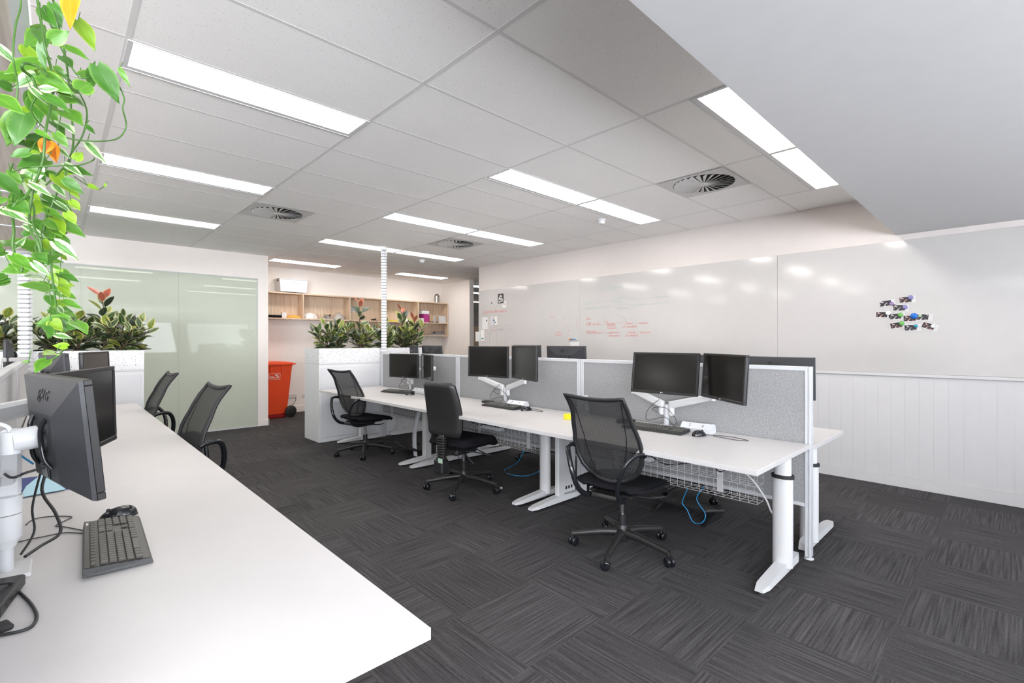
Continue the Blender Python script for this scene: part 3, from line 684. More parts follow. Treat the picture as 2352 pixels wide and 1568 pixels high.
L2 = [(115,345,-10,345,.55,'g'),(175,215,342,300,.35,'v'),(325,95,462,165,.5,'g'),(480,120,550,200,.75,'l'),(395,330,562,452,.5,'v'),(90,430,242,532,.5,'g'),(240,480,362,577,.42,'v'),(70,495,142,562,.25,'g'),
 (335,665,150,630,.42,'g'),(420,600,517,660,.5,'l'),(460,755,592,808,.42,'g'),(432,880,255,915,.48,'g'),(430,850,520,890,.4,'g'),(535,905,632,978,.5,'g'),(485,1085,378,1070,.62,'l'),(400,1130,318,1130,.5,'l'),
 (335,1180,252,1262,.6,'g'),(205,1195,148,1190,.4,'g'),(310,320,370,400,.6,'l'),(380,200,440,285,.55,'g'),(330,180,430,250,.6,'g'),(170,280,270,230,.5,'m'),(110,370,190,300,.35,'v'),(0,30,68,20,.5,'g'),
 (0,100,215,180,.35,'v'),(100,60,200,110,.6,'m'),(380,430,340,480,.6,'m'),(450,430,480,460,.5,'l'),(380,500,442,530,.5,'g'),(360,560,420,640,.5,'l'),(360,640,420,700,.5,'m'),(400,690,450,730,.5,'g'),(350,720,380,790,.5,'m'),
 (370,900,440,960,.5,'l'),(340,940,370,1010,.5,'m'),(400,1000,520,1020,.5,'v'),(440,900,480,980,.5,'m'),(270,420,330,470,.5,'m'),(300,450,400,470,.4,'l'),(400,120,470,190,.4,'v'),(360,140,440,160,.5,'d'),(310,620,340,680,.4,'g'),(330,700,400,670,.4,'m'),(420,800,470,860,.5,'v')]
mi_ = {'g': 0, 'm': 1, 'l': 2, 'v': 3, 'd': 1}
rr = random.Random(5)
def pl(fo, a, oy, mi=None):
    bx_, by_, tx, ty, wr_, c = a
    y = (1.50 if c != 'd' else 1.66)+rr.uniform(-.06, .14)
    if oy > 0 and by_ > 480 and 340 <= bx_ <= 460 and by_ < 800: y = 2.2
    b_ = P(bx_*s1, oy+by_*s1, y); e_ = P(tx*s1, oy+ty*s1, y+rr.uniform(-.05, .02))
    L = (e_-b_).length; view = (Vector((0, 0, H))-(b_+O)).normalized()
    up = (view+Vector((0, 0, .5))+Vector((rr.uniform(-.4, .4), 0, rr.uniform(-.2, .2)))).normalized()
    leaf(fo, b_, e_-b_, up, L*1.04, L*wr_*1.08, mi_[c] if mi is None else mi, .18, .10, True)
    stem_to = b_+Vector((rr.uniform(-.01, .01), .01, rr.uniform(.015, .03))); st.tube([b_, (b_+stem_to)/2+Vector((0, .004, 0)), stem_to], .0009, 5)
for a in L1: pl(fo, a, 0)
for a in L2: pl(fo, a, 450)
for k in range(26):     # further back, small leaves on the thin vines
    u = rr.uniform(112, 150); v = rr.uniform(540, 760); y = rr.uniform(2.2, 2.7); b_ = P(u, v, y); d = Vector((rr.uniform(-1, 1), rr.uniform(-.6, .3), rr.uniform(-1, .1)))
    leaf(fo, b_, d, (0, -1, .6), .05, .032, rr.choice((0, 1, 2, 1)), .2, .15, True)
for k in range(46):     # extra leaves filling the near curtain
    v = rr.uniform(60, 640); u = 60+.09*v+rr.gauss(0, 30); y = rr.uniform(1.55, 1.85); b_ = P(u, v, y); d = Vector((rr.uniform(-1, 1), rr.uniform(-.5, .3), rr.uniform(-1.1, .1)))
    L = rr.uniform(.05, .085); leaf(fo, b_, d, (rr.uniform(-.4, .4), -1, .5), L, L*.6, rr.choice((0, 1, 1, 0, 3, 2)), .15, .12, True)
for k in range(10):
    u = rr.uniform(0, 20); v = rr.choice((575, 628, 640)); b_ = P(u, v+rr.uniform(-6, 6), 2.6)
    leaf(fo, b_, Vector((-.6, -.2, -.3)), (0, -1, .6), .06, .035, 1, .2, .15, True)
st.build('stems', stem_g, t); fo.build('leaves', [po_green, po_mid, po_lime, po_var], t)
g = MB(); a = (515, -60, 490, 176, .36, 'g'); pl(g, a, 0, 0); tag(g.build('yellow_leaf', po_yel, t), 'yellow leaf')
g = MB(); pl(g, (345, 1015, 300, 1110, .7, 'g'), 0, 0); pl(g, (355, 1030, 405, 1160, .55, 'g'), 0, 0); tag(g.build('orange_brown_leaf', po_brn, t), 'curled orange brown leaf')
# ------------------------------------------------------------------ DESKS, SCREENS
def desk(label, x0, x1, y0, y1, z, foot, front, legs=2, style='round', group=None):
    """worktop x0..x1, y0..y1 at height z; front = x of user edge side sign"""
    t = thing('sit_stand_desk', label, 'desk', ((x0+x1)/2, (y0+y1)/2, 0), 0, group); ox, oy = (x0+x1)/2, (y0+y1)/2
    MB().box(x0-ox, y0-oy+.0015, z-.027, x1-ox, y1-oy-.0015, z, .0015).build('worktop', laminate, t)
    fx0, fx1, cx_ = foot[0]-ox, foot[1]-ox, foot[2]-ox
    MB().box(min(fx0, fx1)+.06, y0-oy+.16, z-.07, min(fx0, fx1)+.10, y1-oy-.16, z-.0275).box(cx_-.03, y0-oy+.14, z-.075, cx_+.03, y1-oy-.14, z-.0275).build('under_frame', metal_white, t)
    for i, yy in enumerate(legs):
        yy = yy-oy; st_ = style[i]
        if st_ == 'r':
            MB().tube([(cx_, yy, .04), (cx_, yy, z-.16)], .055, 20, flat=.72).build('leg', metal_white, t)
            MB().tube([(cx_, yy, z-.16), (cx_, yy, z-.0275)], .046, 20, flat=.72).build('inner_leg', metal_white, t)
            MB().tube([(cx_, yy, z-.165), (cx_, yy, z-.145)], .061, 20, flat=.76).build('collar', rubber, t)
        elif st_ == 'f':
            MB().box(cx_-.06, yy-.022, .04, cx_+.02, yy+.022, z-.10, .006).box(cx_+.02, yy-.012, .07, cx_+.17, yy+.012, z-.10, .002).build('leg', metal_white, t)
            MB().box(cx_-.05, yy-.018, z-.10, cx_+.02, yy+.018, z-.0275, .004).build('inner_leg', metal_white, t)
            MB().box(cx_-.062, yy-.025, z-.11, cx_+.024, yy+.025, z-.095, .004).build('collar', rubber, t)
            for k in range(3): MB().box(cx_+.04+.035*k, yy-.0135, .10, cx_+.06+.035*k, yy-.0122, .125).build('socket', rubber, t)
        else:
            MB().box(cx_-.04, yy-.035, .04, cx_+.04, yy+.035, z-.13, .004).build('leg', metal_white, t)
            MB().box(cx_-.033, yy-.028, z-.13, cx_+.033, yy+.028, z-.0275, .003).build('inner_leg', metal_white, t)
        # tapered foot
        n_ = 10; pr = []
        for k in range(n_+1):
            f = k/n_; x = fx0+(fx1-fx0)*f; ht = .018+.032*(1-abs(x-cx_)/max(abs(fx0-cx_), abs(fx1-cx_)))**.8; wd = .036 if 0 < k < n_ else .022
            pr.append((x, wd, ht))
        vs = []; fs = []
        for x, wd, ht in pr: vs += [(x, yy-wd, .018), (x, yy+wd, .018), (x, yy+wd*.86, .018+ht), (x, yy-wd*.86, .018+ht)]
        for k in range(n_):
            for j in range(4): fs.append((4*k+j, 4*k+(j+1) % 4, 4*k+4+(j+1) % 4, 4*k+4+j))
        fs += [(0, 1, 2, 3), (4*n_+3, 4*n_+2, 4*n_+1, 4*n_)]
        MB().add(vs, fs).build('foot', metal_white, t)
        for x in (fx0+.035*(1 if fx1 > fx0 else -1), fx1-.035*(1 if fx1 > fx0 else -1)): MB().lathe([(.026, 0), (.024, .006), (.008, .010), (.008, .020)], 16, T=Matrix.Translation((x, yy, 0))).build('glide', rubber, t)
    return t
YB = [.877, 2.68, 4.48, 6.28]
ft = (2.72, 3.33, 3.10)
desk('white sit-stand desk nearest the camera in the right row', 2.497, 3.378, YB[0], YB[1], .72, ft, -1, (.95, 2.655), 'rf')
desk('white sit-stand desk in the middle of the right row, behind black padded chair', 2.497, 3.378, YB[1], YB[2], .72, ft, -1, (2.84, 4.42), 'rr')
desk('white sit-stand desk at far end of the right row, beside planter', 2.497, 3.378, YB[2], YB[3], .72, (2.70, 3.33, 3.05), -1, (4.61, 6.18), 'ss')
fr_ = (4.14, 3.47, 3.62)
desk('white desk behind the nearest felt screen, facing the whiteboard', 3.442, 4.20, YB[0], YB[1], .70, fr_, 1, (.95, 2.62), 'rf')
desk('white desk behind the middle felt screen', 3.442, 4.20, YB[1], YB[2], .70, fr_, 1, (2.82, 4.40), 'rr')
desk('white desk behind the far felt screen', 3.442, 4.20, YB[2], YB[3], .70, fr_, 1, (4.62, 6.18), 'fs')
fl = (.46, -.13, .02)
desk('white desk at the near end of the left bench, filling lower left', -.175, .605, .895, 2.70, .72, fl, 1, (1.02, 2.60), 'rr')
desk('white desk in the middle of the left bench', -.175, .605, 2.70, 4.49, .72, fl, 1, (2.82, 4.40), 'rr')
desk('white desk at the far end of the left bench by the planter', -.175, .605, 4.49, 6.28, .72, fl, 1, (4.6, 6.15), 'rr')
fo_ = (-.90, -.28, -.42)
desk('opposite white desk on the far side of the left screen, near one', -1.02, -.235, 2.70, 4.49, .72, fo_, -1, (2.82, 4.40), 'rr')
desk('opposite white desk on the far side of the left screen, far one', -1.02, -.235, 4.49, 6.28, .72, fo_, -1, (4.6, 6.15), 'rr')
def screen(label, x, y0, y1, z0, z1, group, th=.05, fm=None):
    t = thing('desk_screen', label, 'partition', (x, (y0+y1)/2, 0), 0, group); h_ = (y1-y0)/2
    MB().box(-th/2+.006, -h_+.035, z0+.02, th/2-.006, h_-.035, z1-.025).build('felt_panel', fm or felt, t)
    for s_ in (-1, 1):
        g = MB(); a, b = sorted((s_*(h_-.036), s_*(h_-.002)))
        m_ = (a+b)/2
        g.box(-th/2, a, .015, th/2, m_-.003, z1, .002).box(-th/2, m_+.003, .015, th/2, b, z1, .002).box(-th/2+.006, m_-.004, .02, th/2-.006, m_+.004, z1-.005)
        MB().lathe([(.028, 0), (.028, .005), (.008, .008), (.008, .018)], 16, T=Matrix.Translation((0, m_, 0))).build('glide', alu, t)
        g.build('post', alu, t)
    MB().box(-th/2, -h_+.036, z1-.026, th/2, h_-.036, z1, .002).box(-th/2, -h_+.036, z0, th/2, h_-.036, z0+.022, .002).build('rail', alu, t)
    return t
SG = 'grey felt screens along the right desks'
screen('grey felt desk screen nearest camera, with full-height end post', 3.41, YB[0], YB[1], .325, 1.198, SG)
screen('grey felt desk screen in the middle of the right row', 3.41, YB[1]+.001, YB[2], .325, 1.198, SG)
screen('grey felt desk screen at far end by the cable column', 3.41, YB[2]+.001, YB[3], .325, 1.198, SG)
SL = 'felt screens along the left bench'
for a, b, l in ((.895, 2.70, 'pale felt screen at near left edge behind monitor arm'), (2.701, 4.49, 'pale felt screen in the middle of the left bench'), (4.491, 6.28, 'pale felt screen at the far end of left bench')):
    screen(l, -.205, a, b, .325, 1.198, SL, fm=felt_pale_lit)
# ------------------------------------------------------------------ MONITORS
MW, MH = .49, .292
def make_monitor():
    t = thing('monitor', 'x', 'monitor')
    w2, h2 = MW/2, MH/2; b = .014
    g = MB()
    g.box(-w2, -.006, h2-b, w2, .012, h2, .002).box(-w2, -.006, -h2, w2, .012, -h2+b+.004, .002).box(-w2, -.006, -h2+b+.004, -w2+b, .012, h2-b, .002).box(w2-b, -.006, -h2+b+.004, w2, .012, h2-b, .002)
    g.build('bezel', bezel_m, t)
    MB().box(-w2+b, -.003, -h2+b+.004, w2-b, .008, h2-b).build('screen', screen_m, t)
    o_ = [(-w2, h2), (w2, h2), (w2, -h2), (-w2, -h2)]; i_ = [(-.105, .055), (.105, .055), (.105, -.118), (-.105, -.118)]
    rim = [(x*.985, z*.975) for x, z in o_]
    vs = [(x, .012, z) for x, z in o_]+[(x, .020, z) for x, z in rim]+[(x, .045, z) for x, z in i_]
    fs = []
    for k in range(4):
        j = (k+1) % 4; fs += [(k, j, 4+j, 4+k), (4+k, 4+j, 8+j, 8+k)]
    fs.append((8, 9, 10, 11))
    bk = MB().add(vs, fs).build('back_cover', back_m, t)
    # raised vesa plate, grips, port recess, vents
    MB().cyl((0, .045, -.02), (0, .050, -.02), .040, n=28).build('mount_plate', black_plastic, bk)
    for s_ in (-1, 1): MB().tube(spline([(s_*.055, .046, .045), (s_*.050, .056, .02), (s_*.046, .058, -.02), (s_*.052, .056, -.06), (s_*.060, .046, -.085)]), .0055, 8).build('grip', black_gloss, bk)
    g = MB().box(-.035, .0452, -.115, .035, .0475, -.078, .001).box(-.025, .0455, -.111, .025, .0485, -.083); g.build('port_panel', black_gloss, bk)
    g = MB()
    for x in (-.03, .03):
        for z in (-.05, .01): g.cyl((x, .045, z), (x, .049, z), .0045, n=10)
    g.build('screw', rubber, bk)
    # raised emblem: ring with letters, on the sloped upper face
    rot = (PI/2-math.atan2(.025, .088)+0.0, 0, PI); sl = math.atan2(.025, .088)
    M = Matrix.Translation((0, .0335, .098)) @ Matrix.Rotation(PI, 4, 'Z') @ Matrix.Rotation(PI/2-sl, 4, 'X')
    g = MB(); ring = [(-.027+.017*math.cos(2*PI*k/24), .017*math.sin(2*PI*k/24), .0008) for k in range(24)]
    g.tube([M @ Vector(p) for p in ring], .0011, 5, closed=True)
    g.tube([M @ Vector((-.029, .008, .0008)), M @ Vector((-.029, -.007, .0008)), M @ Vector((-.022, -.007, .0008))], .0011, 5)
    g.tube([M @ Vector((-.027+.011*math.cos(a_), .011*math.sin(a_), .0008)) for a_ in [x*.4 for x in range(3, 16)]], .0009, 5)
    g.build('ring_emblem', logo_m, bk)
    e = M.to_euler(); text('emblem_letters', 'LG', .038, logo_m, bk, tuple(M @ Vector((.020, 0, .0006))), tuple(e), .0006)
    fl_ = MB().cyl((-.010, -.0066, -h2+.009), (-.010, -.0058, -h2+.009), .0038, n=14); fl_.build('front_emblem', logo_w, t)
    text('front_letters', 'LG', .0085, logo_w, t, (.001, -.0064, -h2+.009), (PI/2, 0, 0), .0003)
    return t
mon0 = make_monitor(); used = [False]
def monitor(c, rz, tilt, label, group):
    rot = (R(tilt), 0, R(rz))
    if not used[0]:
        used[0] = True; mon0.location = c; mon0.rotation_euler = rot; tag(mon0, label, 'monitor', group); return mon0
    return copy_tree(mon0, None, c, rot, label, group)
K = .95
def kk(x, y, z, k=K): return (x*k, y*k, H+(z-H)*k)
G1, G2, G3 = 'monitors on the right row front side', 'monitors seen from behind over the felt screens', 'monitors on the left bench'
mons = []
nA = monitor(kk(3.263, 1.801, 1.12), 273.3, -8.9, 'left monitor of the nearest right-row pair, screen facing the mesh chair', G1)
nB = monitor(kk(3.179, 1.335, 1.12), 232.3, -3.6, 'right monitor of the nearest right-row pair, angled inward', G1)
mA = monitor(kk(3.123, 3.638, 1.154), 279, -1, 'left monitor of the middle right-row pair', G1)
mB = monitor(kk(3.07, 3.078, 1.163), 250, 0, 'right monitor of the middle right-row pair, slightly turned', G1)
fA = monitor(kk(3.264, 5.474, 1.041), 283, 0, 'left monitor of the farthest right-row pair, near the cable column', G1)
fB = monitor(kk(3.28, 4.963, 1.043), 250, 0, 'right monitor of the farthest right-row pair, seen at a steep angle', G1)
r1 = monitor((3.74, 1.188, 1.10), 90, -2, 'back of monitor rising behind the end post of the nearest screen', G2)
r2 = monitor((3.75, 1.745, 1.105), 90, -2, 'back of monitor glimpsed in the gap between the nearest pair', G2)
r3 = monitor((3.82, 3.20, 1.165), 93, -4, 'back of monitor with emblem above the middle felt screen', G2)
r4 = monitor((3.82, 3.77, 1.17), 82, -2, 'back of monitor half hidden behind the middle right monitor', G2)
r5 = monitor((3.78, 5.57, 1.155), 88, -3, 'back of small far monitor above the farthest felt screen', G2)
r6 = monitor((3.80, 6.06, 1.155), 70, -3, 'sliver of monitor just left of the far back-facing one', G2)
LA = monitor(kk(.019, 1.826, 1.11, .96), 102.5, -5.2, 'large monitor seen from behind at lower left, emblem on back', G3)
LB = monitor(kk(.084, 2.347, 1.101, .96), 68.7, -1.5, 'monitor with dark screen just behind the large back-facing one', G3)
LC = monitor((.005, 3.85, 1.144), 102.5, -4, 'farther monitor on left bench showing its back edge', G3)
LD = monitor((.22, 4.67, 1.134), 70, -2, 'farther dark-screened monitor on left bench below the planter', G3)
LE = monitor((-.292, 5.72, 1.225), -90, 0, 'monitor at the far left edge of the picture, beyond the left screen', G3)
def vm_world(o, p):
    M = Matrix.Translation(o.location) @ o.rotation_euler.to_matrix().to_4x4(); return M @ Vector(p)
def link(mb, a, b, w0, w1, h0, h1):
    a, b = Vector(a), Vector(b); d = (b-a).normalized(); s_ = d.cross(Vector((0, 0, 1))); s_ = s_.normalized() if s_.length > .05 else Vector((0, 1, 0)); u_ = s_.cross(d)
    vs = []
    for p, w_, h_ in ((a, w0, h0), (b, w1, h1)):
        for sx, sz in ((-1, -.6), (-.6, -1), (.6, -1), (1, -.6), (1, .6), (.6, 1), (-.6, 1), (-1, .6)): vs.append(p+s_*(sx*w_/2)+u_*(sz*h_/2))
    fs = [(7,6,5,4,3,2,1,0), tuple(range(8, 16))]+[(k, (k+1) % 8, 8+(k+1) % 8, 8+k) for k in range(8)]
    mb.add(vs, fs)
def monitor_arm(px, py, zt, mons, label, hub=.155, elbow=(.2, -.2), group=None, bend=.0):
    """dual arm: pole clamped at the desk, two jointed links out to the monitors"""
    t = thing('monitor_stand', label, 'monitor stand', (px, py, zt), 0, group); O = Vector((px, py, zt))
    MB().box(-.045, -.055, .0, .045, .055, .010, .002).build('clamp_base', metal_white, t)
    MB().cyl((0, 0, .010), (0, 0, hub+.012), .019, n=20).build('pole', alu, t)
    for i, m_ in enumerate(mons):
        c = vm_world(m_, (0, .052, -.02))-O; side = 1 if c.y > 0 else -1
        if len(mons) == 2: side = 1 if c.y > (vm_world(mons[1-i], (0, 0, 0))-O).y else -1
        h0 = Vector((0, side*.040, hub))
        MB().cyl(h0-Vector((0, 0, .065)), h0+Vector((0, 0, .035)), .022, n=20).box(-.014, min(0, side*.04), hub-.03, .014, max(0, side*.04), hub+.0).build('shoulder_joint', metal_white, t)
        lat = elbow[i]
        e = Vector((bend*.3+c.x*.12, lat, hub+.10))
        g = MB(); link(g, h0+Vector((0, 0, .012)), e, .044, .038, .054, .044); g.build('lower_link', metal_white, t)
        MB().cyl(e-Vector((0, 0, .026)), e+Vector((0, 0, .045)), .019, n=18).build('elbow_joint', metal_white, t)
        nrm = (m_.rotation_euler.to_matrix() @ Vector((0, 1, 0)))
        hd = c+nrm*.045
        g = MB(); link(g, e+Vector((0, 0, .03)), hd, .034, .030, .036, .034); g.build('upper_link', metal_white, t)
        MB().cyl(hd+nrm*.008, c+nrm*.001, .024, n=20).build('tilt_head', metal_white, t)
    return t
monitor_arm(3.30, 1.80, .7205, [nA, nB], 'white dual monitor arm on the nearest right-row desk', elbow=(.27, -.36))
monitor_arm(3.31, 3.58, .7205, [mA, mB], 'white dual monitor arm on the middle right-row desk', elbow=(.36, -.32))
monitor_arm(3.31, 5.38, .7205, [fA, fB], 'white dual monitor arm on the farthest right-row desk')
monitor_arm(3.52, 1.50, .7005, [r1, r2], 'white monitor arm behind the nearest felt screen')
monitor_arm(3.52, 3.48, .7005, [r3, r4], 'white monitor arm peeking above the middle felt screen')
monitor_arm(3.52, 5.80, .7005, [r5, r6], 'white monitor arm behind the far felt screen')
monitor_arm(-.10, 4.28, .7205, [LC, LD], 'white dual monitor arm on the middle left-bench desk', .26, (-.30, .32))
monitor_arm(-.33, 5.30, .7205, [LE], 'white monitor arm beyond the left screen', .36, (.12,))
# the close-up arm at left: heavy sprung arms
t = thing('monitor_stand', 'large white sprung monitor arm in the left foreground', 'monitor stand', (-.098, 1.895, .7205)); O = Vector((-.098, 1.895, .7205))
MB().box(-.05, -.06, 0, .05, .06, .012, .003).build('clamp_base', metal_white, t)
MB().cyl((0, 0, .012), (0, 0, .10), .016, n=24).build('pole', alu, t)
MB().lathe([(.020, .075), (.028, .095), (.0325, .10), (.0325, .165)], 28).build('lower_sleeve', plastic_white, t)
g = MB().lathe([(.0325, .167), (.033, .215)], 28)
for s_ in (-1, 1): g.box(-.030, s_*.020-.010, .215, .030, s_*.020+.010, .305, .006)
g.build('yoke', plastic_white, t)
hdA = vm_world(LA, (0, .052, -.005))-O; nA_ = LA.rotation_euler.to_matrix() @ Vector((0, 1, 0)); jA = hdA+nA_*.050
g = MB(); link(g, (0, 0, .24), Vector((0, 0, .24)).lerp(jA, .45), .034, .036, .022, .040); link(g, Vector((0, 0, .24)).lerp(jA, .42), jA+Vector((0, 0, .018)), .050, .036, .048, .036); g.build('spring_link', plastic_white, t)
MB().cyl(jA-Vector((0, 0, .03)), jA+Vector((0, 0, .024)), .020, n=24).build('head_joint', plastic_white, t)
MB().cyl(hdA+nA_*.050, hdA+nA_*.002, .029, n=32).build('tilt_head', plastic_white, t)
MB().tube(spline([hdA+nA_*.05+Vector((0, 0, .02)), hdA+nA_*.05+Vector((-.005, 0, .036)), hdA+nA_*.065+Vector((-.01, 0, .05))]), .0025, 8, flat=2.0).build('lever', plastic_white, t)
hdB = vm_world(LB, (0, .052, -.005))-O; nB_ = LB.rotation_euler.to_matrix() @ Vector((0, 1, 0)); jB = hdB+nB_*.07
q0 = Vector((-.055, -.30, .315)); q1 = Vector((-.045, .12, .375))
g = MB(); link(g, q0, q1, .034, .034, .058, .050); g.build('lower_link', plastic_white, t)
g = MB(); link(g, q1+Vector((-.01, .0, .045)), jB+Vector((0, 0, .04)), .040, .030, .055, .05); g.build('upper_link', plastic_white, t)
MB().cyl(q1-Vector((0, 0, .03)), q1+Vector((0, 0, .075)), .024, n=24).build('elbow_joint', plastic_white, t)
MB().cyl(jB+nB_*.0, hdB+nB_*.002, .026, n=24).build('tilt_head', plastic_white, t)
# ------------------------------------------------------------------ CHAIRS
def make_base(t, rad=.325, ang0=R(48), thick=1.22):
    for k in range(5):
        a = ang0+2*PI*k/5; ca, sa = math.cos(a), math.sin(a)
        pts = [(.035*ca, .035*sa, .115), (.12*ca, .12*sa, .112), (.22*ca, .22*sa, .098), (rad*ca, rad*sa, .082)]
        g = MB()
        g.tube(spline(pts, 4), [(.023-.009*i/12)*thick for i in range(13)], 8, flat=1.05)
        g.cyl((rad*ca, rad*sa, .090), (rad*ca, rad*sa, .052), .013, n=12)
        leg = g.build('base_arm', shell_black, t)
        ph = a*1.7+1; d = Vector((math.cos(ph), math.sin(ph), 0)); c = Vector((rad*ca+.012*math.cos(ph+1.5), rad*sa+.012*math.sin(ph+1.5), .030))
        cg = MB()
        for s_ in (-1, 1):
            Rm = Matrix.Translation(c+d*(s_*.015)) @ Matrix.Rotation(ph, 4, 'Z') @ Matrix.Rotation(PI/2, 4, 'Y')
            cg.lathe([(.012, -.011), (.026, -.010), (.0295, -.006), (.0295, .006), (.026, .010), (.012, .011)], 20, T=Rm)
        cg.box(-.008, -.026, .0, .008, .026, .034, .004, T=Matrix.Translation(c) @ Matrix.Rotation(ph+PI/2, 4, 'Z'))
        cg.build('caster', black_gloss, t)
    MB().lathe([(.030, .06), (.042, .09), (.042, .118), (.034, .155), (.030, .165)], 24).build('hub', shell_black, t)
def back_pt(u, v):
    """u -1..1 across, v 0..1 bottom to top of mesh back (chair faces +x)"""
    z = .500+.508*v
    xs = [(-.0, -.185), (.25, -.205), (.5, -.232), (.75, -.285), (1.0, -.355)]
    for (a, xa), (b, xb) in zip(xs[:-1], xs[1:]):
        if v <= b+1e-6: f = (v-a)/(b-a); f = f*f*(3-2*f)*.3+f*.7; x = xa+(xb-xa)*f; break
    ws = [(0, .10), (.05, .150), (.12, .190), (.25, .222), (.40, .232), (.6, .218), (.8, .196), (.95, .192), (1, .198)]
    for (a, wa), (b, wb) in zip(ws[:-1], ws[1:]):
        if v <= b+1e-6: w_ = wa+(wb-wa)*(v-a)/(b-a); break
    y = u*w_
    x += .030*u*u*(1-.8*v)-.020*(abs(u)**3)*(v > .9)*(v-.9)*10
    z += .018*u*u*(v**6)
    return Vector((x, y, z))
def make_mesh_chair():
    t = thing('mesh_office_chair', 'x', 'chair')
    make_base(t)
    MB().cyl((0, 0, .15), (0, 0, .235), .026, n=20).build('column_cover', black_plastic, t)
    MB().cyl((0, 0, .23), (0, 0, .37), .014, n=16).build('gas_lift', chrome, t)
    # mechanism
    MB().box(-.16, -.075, .345, .10, .075, .405, .02).build('tilt_mechanism', shell_black, t)
    MB().tube(spline([(.0, -.07, .37), (.02, -.16, .365), (.04, -.22, .372), (.07, -.255, .382)]), .006, 8).build('height_lever', black_plastic, t)
    # seat: waterfall cushion
    def seat(u, v):
        x = -.21+.47*u; yy = -1+2*v; hw = .215+.035*math.sin(PI*min(1, u*.9+.1))
        e = 1-max(0, abs(yy)-.75)/.25; e2 = 1-max(0, abs(2*u-1)-.8)/.2
        rise = .016*math.sqrt(max(0, 1-(1-e)**2))*1+.012*math.sqrt(max(0, 1-(1-e2)**2))
        z = .435+rise+.012*yy*yy*(1-u)+(-.030*max(0, (u-.6)/.4)**2)+.010*(1-u)
        return (x, yy*hw*(1-.25*max(0, (u-.88)/.12)**2-.3*max(0, (.1-u)/.1)**2), z)
    g = MB(); g.grid(seat, 20, 18)
    def under(u, v):
        p = seat(u, v); yy = abs(2*v-1); d = .040+.0*u
        return (p[0]*.985, p[1]*.985, p[2]-.012-(d)*min(1, (1-yy)*5)*min(1, (1-abs(2*u-1))*6))
    g.grid(lambda u, v: under(u, 1-v), 20, 18)
    rim_t = [seat(i/20, 0) for i in range(21)]+[seat(1, i/18) for i in range(1, 19)]+[seat(1-i/20, 1) for i in range(1, 21)]+[seat(0, 1-i/18) for i in range(1, 18)]
    g.tube([(p[0], p[1], p[2]-.008) for p in rim_t], .011, 8, closed=True)
    g.build('seat', black_fabric, t)
    MB().box(-.17, -.15, .392, .15, .15, .412, .01).build('seat_pan', shell_black, t)
    # back
    out = [back_pt(-1, v) for v in [i/16 for i in range(17)]]+[back_pt(u, 1) for u in (-.7, -.4, -.1, .2, .5, .8)]+[back_pt(1, v) for v in [1-i/16 for i in range(17)]]+[back_pt(u, 0)-Vector((0, 0, .012*(1-u*u))) for u in (.7, .3, 0, -.3, -.7)]
    g = MB(); g.tube(out, .0115, 8, closed=True, flat=1.3); g.build('back_frame', black_plastic, t)
    MB().grid(lambda u, v: back_pt(-1+2*u, v), 16, 22).build('back_mesh', mesh_m, t)
    for s_ in (-1, 1):
        MB().tube([back_pt(s_*(.50+.42*v**1.5), v)+Vector((-.002, 0, 0)) for v in [i/14 for i in range(15)]], .0028, 5).build('seam', black_fabric, t)
        a_ = back_pt(s_*1, .36)
        pts = [(-.06, s_*.075, .385), (-.17, s_*.105, .383), (-.265, s_*.125, .405), (-.325, s_*.140, .465), (-.345, s_*.160, .55), (-.335, s_*.190, .635), (-.295, s_*.225, .690), (a_.x-.025, s_*(abs(a_.y)+.012), a_.z+.008), (a_.x+.01, s_*(abs(a_.y)+.012), a_.z-.006)]
        MB().tube(spline(pts, 6), .0135, 10, flat=1.25).build('support_arm', black_gloss, t)
    MB().box(-.235, -.10, .375, -.15, .10, .41, .012).build('rear_bracket', shell_black, t)
    return t
CH = make_mesh_chair(); cu_ = [False]
def mesh_chair(x, y, rz, label, group='black mesh office chairs', base=0):
    if not cu_[0]:
        cu_[0] = True; o = CH; o.location = (x, y, 0); o.rotation_euler = (0, 0, R(rz)); tag(o, label, 'chair', group)
    else: o = copy_tree(CH, None, (x, y, 0), (0, 0, R(rz)), label, group)
    for ch in o.children:      # the star base swivels independently of the seat
        if ch.name.startswith(('base_arm', 'caster')): ch.rotation_euler = (0, 0, R(base))
    return o
mesh_chair(2.68, 1.775, 6, 'black mesh office chair nearest, at the near right-row desk')
mesh_chair(2.71, 5.42, 12, 'black mesh office chair at far right-row desk in front of planter', base=-36)
mesh_chair(.44, 3.71, 186, 'black mesh office chair pushed in at the left bench, nearer one').scale.z = 1.035
mesh_chair(.43, 5.46, 182, 'black mesh office chair pushed in at the left bench, farther one').scale.z = 1.035
mesh_chair(4.12, 2.0, 190, 'black office chair behind the near screen, only base showing under the desks')
mesh_chair(4.10, 3.72, 165, 'black office chair behind the middle screen, only casters showing')
# padded task chair
t = thing('padded_office_chair', 'black padded office chair with solid plastic back at the middle desk', 'chair', (2.73, 3.52, 0), R(8))
make_base(t, .34, R(-6), 1.1)
MB().cyl((0, 0, .15), (0, 0, .26), .026, n=20).build('column_cover', black_plastic, t)
MB().cyl((0, 0, .25), (0, 0, .37), .014, n=16).build('gas_lift', chrome, t)
MB().box(-.18, -.09, .34, .10, .09, .40, .015).build('tilt_mechanism', shell_black, t)
def pad(u, v, top=True):
    x = -.24+.50*u; yy = -1+2*v; e = max(0, 1-abs(yy))*6; e2 = max(0, 1-abs(2*u-1))*7
    r_ = math.sqrt(min(1, e))*math.sqrt(min(1, e2)); hw = .245-.05*max(0, (u-.8)/.2)**2-.04*max(0, (.15-u)/.15)**2
    z = .445+(.055*r_ if top else -.035*r_)-.045*max(0, (u-.65)/.35)**2
    return (x, yy*hw, z)
